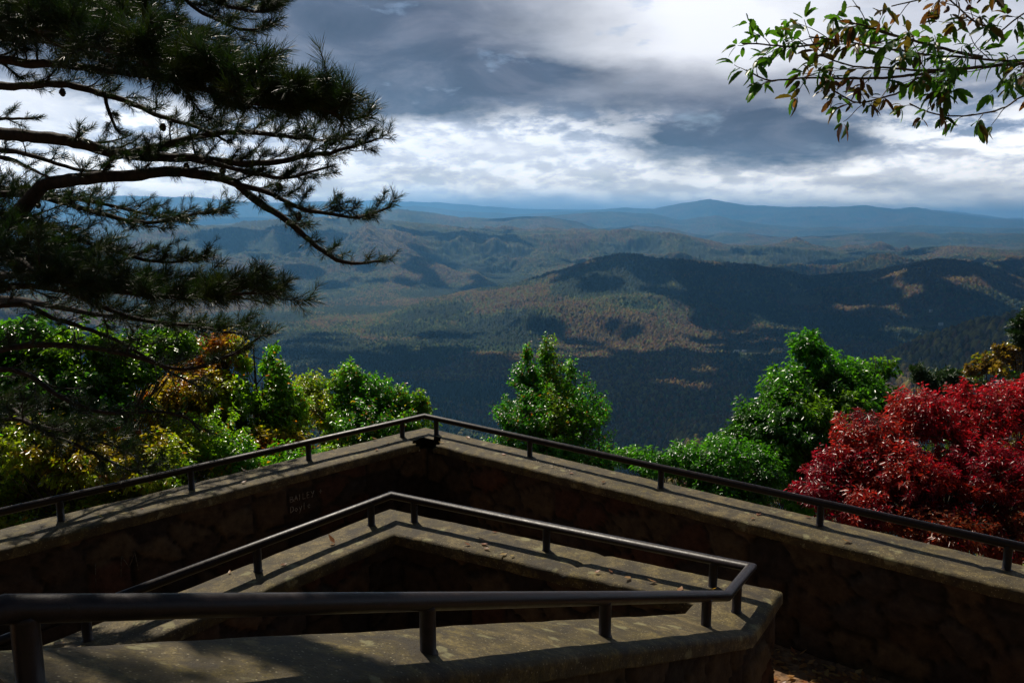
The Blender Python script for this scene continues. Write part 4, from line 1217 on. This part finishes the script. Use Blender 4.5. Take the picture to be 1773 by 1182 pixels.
ob = at(2250, 591, 5.6); obase = np.array([ob[0], ob[1], groundz(ob[0], ob[1]) - 0.2])
ctree = thing('chestnut_tree', obase, 'broadleaf tree reaching a thin leafy bough into the upper right sky', 'tree')
tk = MB(); tq = resample([obase, [ob[0] + 0.1, ob[1], 1.0], [ob[0] - 0.05, ob[1], CZ + 2.0], [ob[0] + .1, ob[1] + .1, CZ + 5]], 0.3)
tube(tk, tq, np.linspace(0.17, 0.06, len(tq)), 12, wob=0.14); tk.build('trunk', M_BARK, ctree, smooth=True)


def twig_bough(pts, r0, nt_, tl, leafn, f0=0.1, r1=0.004):
    nt_ = int(nt_ * 1.15)
    P = np.array([at(*p) for p in pts]); q = resample(P, 0.04)
    q += np.cumsum(rng.normal(size=q.shape) * 0.002, 0)
    wood = MB(); rad = np.linspace(r0, r1, len(q)); tube(wood, q, rad, 7, wob=0.12)
    tg = unit(np.gradient(q, axis=0)); LP, LD, LN = [], [], []
    for i in range(nt_):
        f = f0 + (1 - f0) * (i + rng.random()) / nt_; k = min(len(q) - 1, int(f * (len(q) - 1)))
        side = unit(np.cross(tg[k], [0, 0, 1.0])) * (1 if i % 2 else -1)
        d = unit(tg[k] * 0.7 + side * rng.uniform(0.1, 0.9) + np.array([0, 0, 1]) * rng.normal(0.0, 0.45)); cv = [q[k]]
        l = tl * rng.uniform(0.4, 1.2)
        for s in range(6):
            d = unit(d + rdir(1)[0] * 0.22 + np.array([0, 0, -0.02])); cv.append(cv[-1] + d * l / 6)
        cv = np.array(cv); tube(wood, cv, np.linspace(max(0.003, rad[k] * 0.4), 0.0016, 7), 5, cap=False)
        for s in range(2, 7):
            for e in range(leafn if s < 6 else leafn + 3):
                if s < 6 and rng.random() > 0.42: continue
                LP.append(cv[s]); dd = unit(cv[s] - cv[s - 1]); LD.append(unit(dd * 0.6 + rdir(1)[0] * 0.7 + np.array([0, 0, -0.18]))); LN.append(unit(np.array([0, 0, 0.8]) + 0.6 * rdir(1)[0]))
    part = wood.build('bough', M_BARK, ctree, smooth=True)
    lm = MB(); n = len(LP); LP = np.array(LP); LD = np.array(LD); LN = np.array(LN)
    L = 0.082 * (0.6 + 0.65 * rng.random(n)); zone = vnoise(LP[:, 0] * 2.2, LP[:, 2] * 2.2, 77)
    pc = OAKPAL[np.clip(((zone * 0.75 + 0.42 * rng.random(n)) * 7 - 1.4).astype(int), 0, 6)] * (0.7 + 0.5 * rng.random((n, 1)))
    # short stalks
    toothed(lm, LP + LD * 0.012, LD, LN, L, L * rng.uniform(0.32, 0.5, n), pc)
    lm.build('leaves', M_OAKLEAF, part)


tb_ = twig_bough
tb_([(2246, 50, 5.6), (2200, 60, 5.4), (1950, 95, 5.0), (1773, 113, 4.6), (1690, 122, 4.6), (1600, 127, 4.5), (1530, 122, 4.5), (1470, 118, 4.5), (1420, 100, 4.5)], 0.022, 22, 0.26, 1, 0.45)
tb_([(2246, 65, 5.6), (1950, 95, 5.0), (1773, 102, 4.7), (1700, 98, 4.7), (1620, 86, 4.6), (1540, 74, 4.6), (1470, 62, 4.6), (1400, 55, 4.6)], 0.014, 26, 0.30, 2, 0.35)
tb_([(1700, 98, 4.7), (1640, 84, 4.6), (1570, 66, 4.5), (1500, 44, 4.5), (1450, 34, 4.5)], 0.010, 22, 0.26, 2, 0.1)
tb_([(1640, 122, 4.6), (1560, 134, 4.5), (1470, 137, 4.5), (1390, 138, 4.4), (1330, 142, 4.4), (1290, 125, 4.4)], 0.009, 12, 0.17, 1, 0.4)
tb_([(1590, 134, 4.5), (1560, 158, 4.5), (1520, 172, 4.5), (1480, 180, 4.5), (1440, 160, 4.5)], 0.006, 8, 0.14, 1, 0.4)
tb_([(1420, 75, 4.5), (1370, 80, 4.45), (1330, 75, 4.4), (1285, 72, 4.4)], 0.006, 9, 0.16, 2, 0.1)
tb_([(2246, -90, 5.6), (2100, -60, 5.2), (1850, -10, 5.0), (1773, 28, 4.8), (1735, 58, 4.8), (1700, 85, 4.7)], 0.012, 6, 0.2, 1, 0.5)
tb_([(1735, 58, 4.8), (1690, 35, 4.7), (1660, 10, 4.7), (1630, -15, 4.7)], 0.007, 9, 0.2, 2, 0.2)
tb_([(2246, -90, 5.6), (1900, -60, 5.0), (1780, -30, 4.8), (1680, -20, 4.7), (1600, -5, 4.7), (1540, 10, 4.7)], 0.010, 18, 0.24, 2, 0.3)
tb_([(2246, 90, 5.6), (1950, 120, 5.0), (1790, 160, 4.8), (1740, 185, 4.7), (1690, 197, 4.7), (1640, 200, 4.7), (1600, 190, 4.7), (1575, 178, 4.7)], 0.010, 16, 0.17, 1, 0.3)
tb_([(2246, 70, 5.6), (1900, 100, 5.0), (1800, 120, 4.8), (1760, 140, 4.8), (1730, 165, 4.8)], 0.009, 10, 0.2, 2, 0.2)
tb_([(1660, 124, 4.6), (1630, 150, 4.6), (1625, 175, 4.6)], 0.006, 8, 0.14, 2, 0.1)
tb_([(2246, -10, 5.6), (1900, 20, 5.0), (1820, 40, 4.8), (1770, 65, 4.8)], 0.009, 7, 0.2, 2, 0.3)

# ------------------------------------------------------------------ fallen leaves on the terrace
fl_mb = MB(); k = 5200
FX = rng.uniform(-4.5, 5.5, k); FY = rng.uniform(1.5, 8.0, k)
near_gap = rng.random(k) < 0.35
FX = np.where(near_gap, rng.uniform(1.2, 3.6, k), FX); FY = np.where(near_gap, rng.uniform(3.6, 6.2, k), FY)
ok = np.ones(k, bool)
for (p_, q_) in ((outer_path[0], outer_path[1]), (outer_path[1], outer_path[2])):
    ok &= ((q_[0] - p_[0]) * (FY - p_[1]) - (q_[1] - p_[1]) * (FX - p_[0])) < -0.32 * math.hypot(q_[0] - p_[0], q_[1] - p_[1])
FX = FX[ok]; FY = FY[ok]; k = len(FX)
P = np.stack([FX, FY, 0.012 + 0.02 * (fbm(FX * 2, FY * 2, 4, 2) - 0.5) + 0.012 * rng.random(k)], 1)
# a few caught on the copings
cp = []
for a_, b_ in ((outer_path[0], outer_path[1]), (outer_path[1], outer_path[2]), (inner_path[0], inner_path[1]), (inner_path[1], inner_path[2])):
    h_ = unit(b_ - a_); r_ = np.array([h_[1], -h_[0], 0.0])
    for q_ in range(14):
        cp.append(a_ + (b_ - a_) * rng.random() + r_ * rng.choice([-0.1, 0.07, 0.13, 0.19]) + np.array([0, 0, -DROP + 0.014]))
P = np.concatenate([P, np.array(cp)]); k = len(P)
D = rdir(k) * np.array([1, 1, 0.25]); Nn = unit(np.array([0, 0, 1.0]) + 0.22 * rdir(k)); D[:, 2] *= 0.5; sz = rng.uniform(0.035, 0.085, k)
LC = np.array([(0.30, 0.15, 0.06), (0.36, 0.20, 0.08), (0.20, 0.09, 0.04), (0.42, 0.30, 0.14), (0.25, 0.10, 0.05)])[(rng.random(k) * 5).astype(int)]
leaves(fl_mb, P, D, Nn, sz, sz * 0.5, LC, fold=0.12, droop=-0.12)
lo_ = fl_mb.build('fallen_leaves', M_OAKLEAF)
tag(lo_, kind='stuff'); lo_['label'] = 'dry brown fallen leaves scattered over the terrace'; lo_['category'] = 'leaves'

# ------------------------------------------------------------------ sky: broken cloud over a Nishita sky
w = bpy.data.worlds.new('World'); sc.world = w; w.use_nodes = True; w.cycles.sampling_method = 'MANUAL'; w.cycles.sample_map_resolution = 512
nt = w.node_tree; nt.nodes.clear()
wo = nt.nodes.new('ShaderNodeOutputWorld'); bg = nt.nodes.new('ShaderNodeBackground')
bg.inputs['Strength'].default_value = 0.1
nt.links.new(bg.outputs[0], wo.inputs[0])
sky = nt.nodes.new('ShaderNodeTexSky'); sky.sky_type = 'NISHITA'; sky.sun_disc = False
sky.sun_elevation = SEL; sky.sun_rotation = SAZ; sky.altitude = 700
tc = N(nt, 'ShaderNodeTexCoord'); sp = N(nt, 'ShaderNodeSeparateXYZ'); nt.links.new(tc.outputs['Generated'], sp.inputs[0])
X, Y, Z = sp.outputs
AZ = math_node(nt, 'MULTIPLY', math_node(nt, 'ARCTAN2', X, Y), 57.2958)
EL = math_node(nt, 'MULTIPLY', math_node(nt, 'ARCSINE', Z), 57.2958)
# cloud-deck coordinates: direction projected on a flat layer
zz = math_node(nt, 'ADD', math_node(nt, 'MAXIMUM', Z, 0.0), 0.075)
cv = N(nt, 'ShaderNodeCombineXYZ')
nt.links.new(math_node(nt, 'DIVIDE', X, zz), cv.inputs[0]); nt.links.new(math_node(nt, 'DIVIDE', Y, zz), cv.inputs[1])
# direction coordinates, flattened, for heaped clouds seen from the side
cs = N(nt, 'ShaderNodeCombineXYZ')
nt.links.new(math_node(nt, 'MULTIPLY', AZ, 0.055), cs.inputs[0]); nt.links.new(math_node(nt, 'MULTIPLY', EL, 0.15), cs.inputs[1])
wn = noise_tex(nt, cs.outputs[0], 1.6, 7, 0.58)
wsep = N(nt, 'ShaderNodeSeparateColor'); nt.links.new(wn.outputs['Color'], wsep.inputs[0])
wx = math_node(nt, 'MULTIPLY', math_node(nt, 'SUBTRACT', wsep.outputs[0], 0.5), 9.0)
wy = math_node(nt, 'MULTIPLY', math_node(nt, 'SUBTRACT', wsep.outputs[1], 0.5), 4.2)
AZw = math_node(nt, 'ADD', AZ, wx); ELw = math_node(nt, 'ADD', EL, wy)


def blob(px, py, rx, ry, soft, amt, tilt=0.0):
    a, e = azel(px, py)
    a2, _ = azel(px + rx, py); _, e2 = azel(px, py - ry)
    ra = abs(a2 - a); re = abs(e2 - e)
    dx = math_node(nt, 'SUBTRACT', AZw, a); dy = math_node(nt, 'SUBTRACT', ELw, e)
    if tilt: dy = math_node(nt, 'SUBTRACT', dy, math_node(nt, 'MULTIPLY', dx, tilt))
    dx = math_node(nt, 'DIVIDE', dx, ra); dy = math_node(nt, 'DIVIDE', dy, re)
    d = math_node(nt, 'SQRT', math_node(nt, 'ADD', math_node(nt, 'MULTIPLY', dx, dx), math_node(nt, 'MULTIPLY', dy, dy)))
    mr = N(nt, 'ShaderNodeMapRange'); mr.interpolation_type = 'SMOOTHSTEP'
    nt.links.new(d, mr.inputs['Value']); mr.inputs['From Min'].default_value = 1 + soft; mr.inputs['From Max'].default_value = max(0.0, 1 - soft)
    mr.inputs['To Min'].default_value = 0; mr.inputs['To Max'].default_value = amt
    return mr.outputs[0]


def total(vals):
    s = vals[0]
    for v in vals[1:]: s = math_node(nt, 'ADD', s, v)
    return s


# bright cumulus texture of the far clouds
b1 = noise_tex(nt, cs.outputs[0], 3.4, 12, 0.6, 0.12)
mp = N(nt, 'ShaderNodeMapping'); mp.inputs['Location'].default_value = (0.02, 0.06, 0); nt.links.new(cs.outputs[0], mp.inputs[0])
b2 = noise_tex(nt, mp.outputs[0], 3.4, 12, 0.6, 0.12)
relief = math_node(nt, 'MULTIPLY', math_node(nt, 'SUBTRACT', b1.outputs[0], b2.outputs[0]), 1.5)
b3 = noise_tex(nt, cs.outputs[0], 13.0, 8, 0.6, 0.2)
bt = math_node(nt, 'ADD', math_node(nt, 'ADD', b1.outputs[0], relief), math_node(nt, 'MULTIPLY', math_node(nt, 'SUBTRACT', b3.outputs[0], 0.5), 0.55))
bright = ramp(nt, bt, [(0.30, (0.32, 0.40, 0.58)), (0.43, (0.72, 0.80, 0.98)), (0.53, (1.35, 1.38, 1.45)), (0.66, (2.0, 1.98, 1.98))])
hz = N(nt, 'ShaderNodeMapRange'); hz.interpolation_type = 'SMOOTHSTEP'
nt.links.new(EL, hz.inputs['Value']); hz.inputs['From Min'].default_value = 6.0; hz.inputs['From Max'].default_value = 1.2
bright = mixc(nt, math_node(nt, 'MULTIPLY', hz.outputs[0], 0.8), bright, mixc(nt, 0.55, bright, (4.2, 3.7, 3.1)))
# soft high layer
soft = noise_tex(nt, cv.outputs[0], 0.9, 8, 0.55, 0.4)
high = ramp(nt, soft.outputs[0], [(0.28, (0.26, 0.29, 0.40)), (0.5, (0.46, 0.48, 0.58)), (0.72, (0.85, 0.86, 0.93))])
lowband = N(nt, 'ShaderNodeMapRange'); lowband.interpolation_type = 'SMOOTHSTEP'
nt.links.new(ELw, lowband.inputs['Value']); lowband.inputs['From Min'].default_value = 9.5; lowband.inputs['From Max'].default_value = 5.5
col = mixc(nt, lowband.outputs[0], high, bright)
# whiter opening above the centre and to the left
lite = total([blob(1100, 50, 330, 95, 0.65, 0.95), blob(720, 250, 260, 50, 0.6, 0.55), blob(60, 195, 170, 55, 0.6, 0.9), blob(1000, 270, 220, 36, 0.7, 0.4), blob(1640, 290, 170, 36, 0.7, 0.3), blob(1700, 60, 200, 70, 0.8, 0.45), blob(1320, 70, 160, 90, 0.8, 0.4)])
col = mixc(nt, math_node(nt, 'MINIMUM', lite, 0.95), col, (1.25, 1.25, 1.3))
# dark undersides
dark = total([blob(700, 60, 330, 120, 0.5, 0.85), blob(900, 155, 400, 48, 0.45, 0.6, 0.03), blob(480, 110, 300, 110, 0.5, 0.7), blob(250, 60, 330, 90, 0.4, 0.7),
              blob(1290, 248, 215, 52, 0.4, 0.95), blob(1440, 185, 260, 60, 0.8, 0.6), blob(1180, 205, 200, 40, 0.6, 0.45),
              blob(1560, 318, 200, 13, 0.9, 0.45), blob(1120, 318, 130, 14, 0.9, 0.35), blob(700, 312, 200, 12, 0.9, 0.3), blob(1500, 100, 260, 40, 0.9, 0.15)])
streak = noise_tex(nt, cv.outputs[0], 2.2, 6, 0.6)
dark = math_node(nt, 'MULTIPLY', dark, math_node(nt, 'ADD', 0.72, math_node(nt, 'MULTIPLY', streak.outputs[0], 0.55)))
under = noise_tex(nt, cs.outputs[0], 2.1, 9, 0.6, 0.5)
col = mixc(nt, math_node(nt, 'MINIMUM', dark, 1.0), col, ramp(nt, under.outputs[0], [(0.34, (0.052, 0.058, 0.088)), (0.5, (0.098, 0.105, 0.150)), (0.66, (0.21, 0.215, 0.27))]))
col = mixc(nt, blob(900, 352, 330, 22, 0.9, 0.75), col, (0.42, 0.72, 1.15))
# unseen sky overhead and behind, darkened to keep light off the walls
ov = N(nt, 'ShaderNodeMapRange'); ov.interpolation_type = 'SMOOTHSTEP'
nt.links.new(EL, ov.inputs['Value']); ov.inputs['From Min'].default_value = 19; ov.inputs['From Max'].default_value = 30
bh = N(nt, 'ShaderNodeMapRange'); bh.interpolation_type = 'SMOOTHSTEP'
nt.links.new(Y, bh.inputs['Value']); bh.inputs['From Min'].default_value = 0.25; bh.inputs['From Max'].default_value = -0.25
heavy = ramp(nt, soft.outputs[0], [(0.3, (0.006, 0.0075, 0.012)), (0.7, (0.024, 0.028, 0.04))])
col = mixc(nt, math_node(nt, 'MULTIPLY', ov.outputs[0], 0.95), col, heavy)
col = mixc(nt, math_node(nt, 'MULTIPLY', bh.outputs[0], 0.95), col, heavy)
lit = N(nt, 'ShaderNodeVectorMath'); lit.operation = 'SCALE'; lit.inputs['Scale'].default_value = 10.0
nt.links.new(col, lit.inputs[0])
gap = ramp(nt, b1.outputs[0], [(0.30, (0.45,) * 3), (0.40, (0.06,) * 3)])
fin = mixc(nt, gap, lit.outputs[0], sky.outputs[0])
nt.links.new(fin, bg.inputs['Color'])
sc.view_settings.view_transform = 'Standard'; sc.view_settings.look = 'None'
sc.view_settings.exposure = 0.0; sc.view_settings.gamma = 1.0
sc.cycles.use_denoising = True
sc.cycles.volume_bounces = 1
sc.cycles.max_bounces = 6; sc.cycles.diffuse_bounces = 3; sc.cycles.glossy_bounces = 2; sc.cycles.transmission_bounces = 4
sc.cycles.sample_clamp_indirect = 4.0
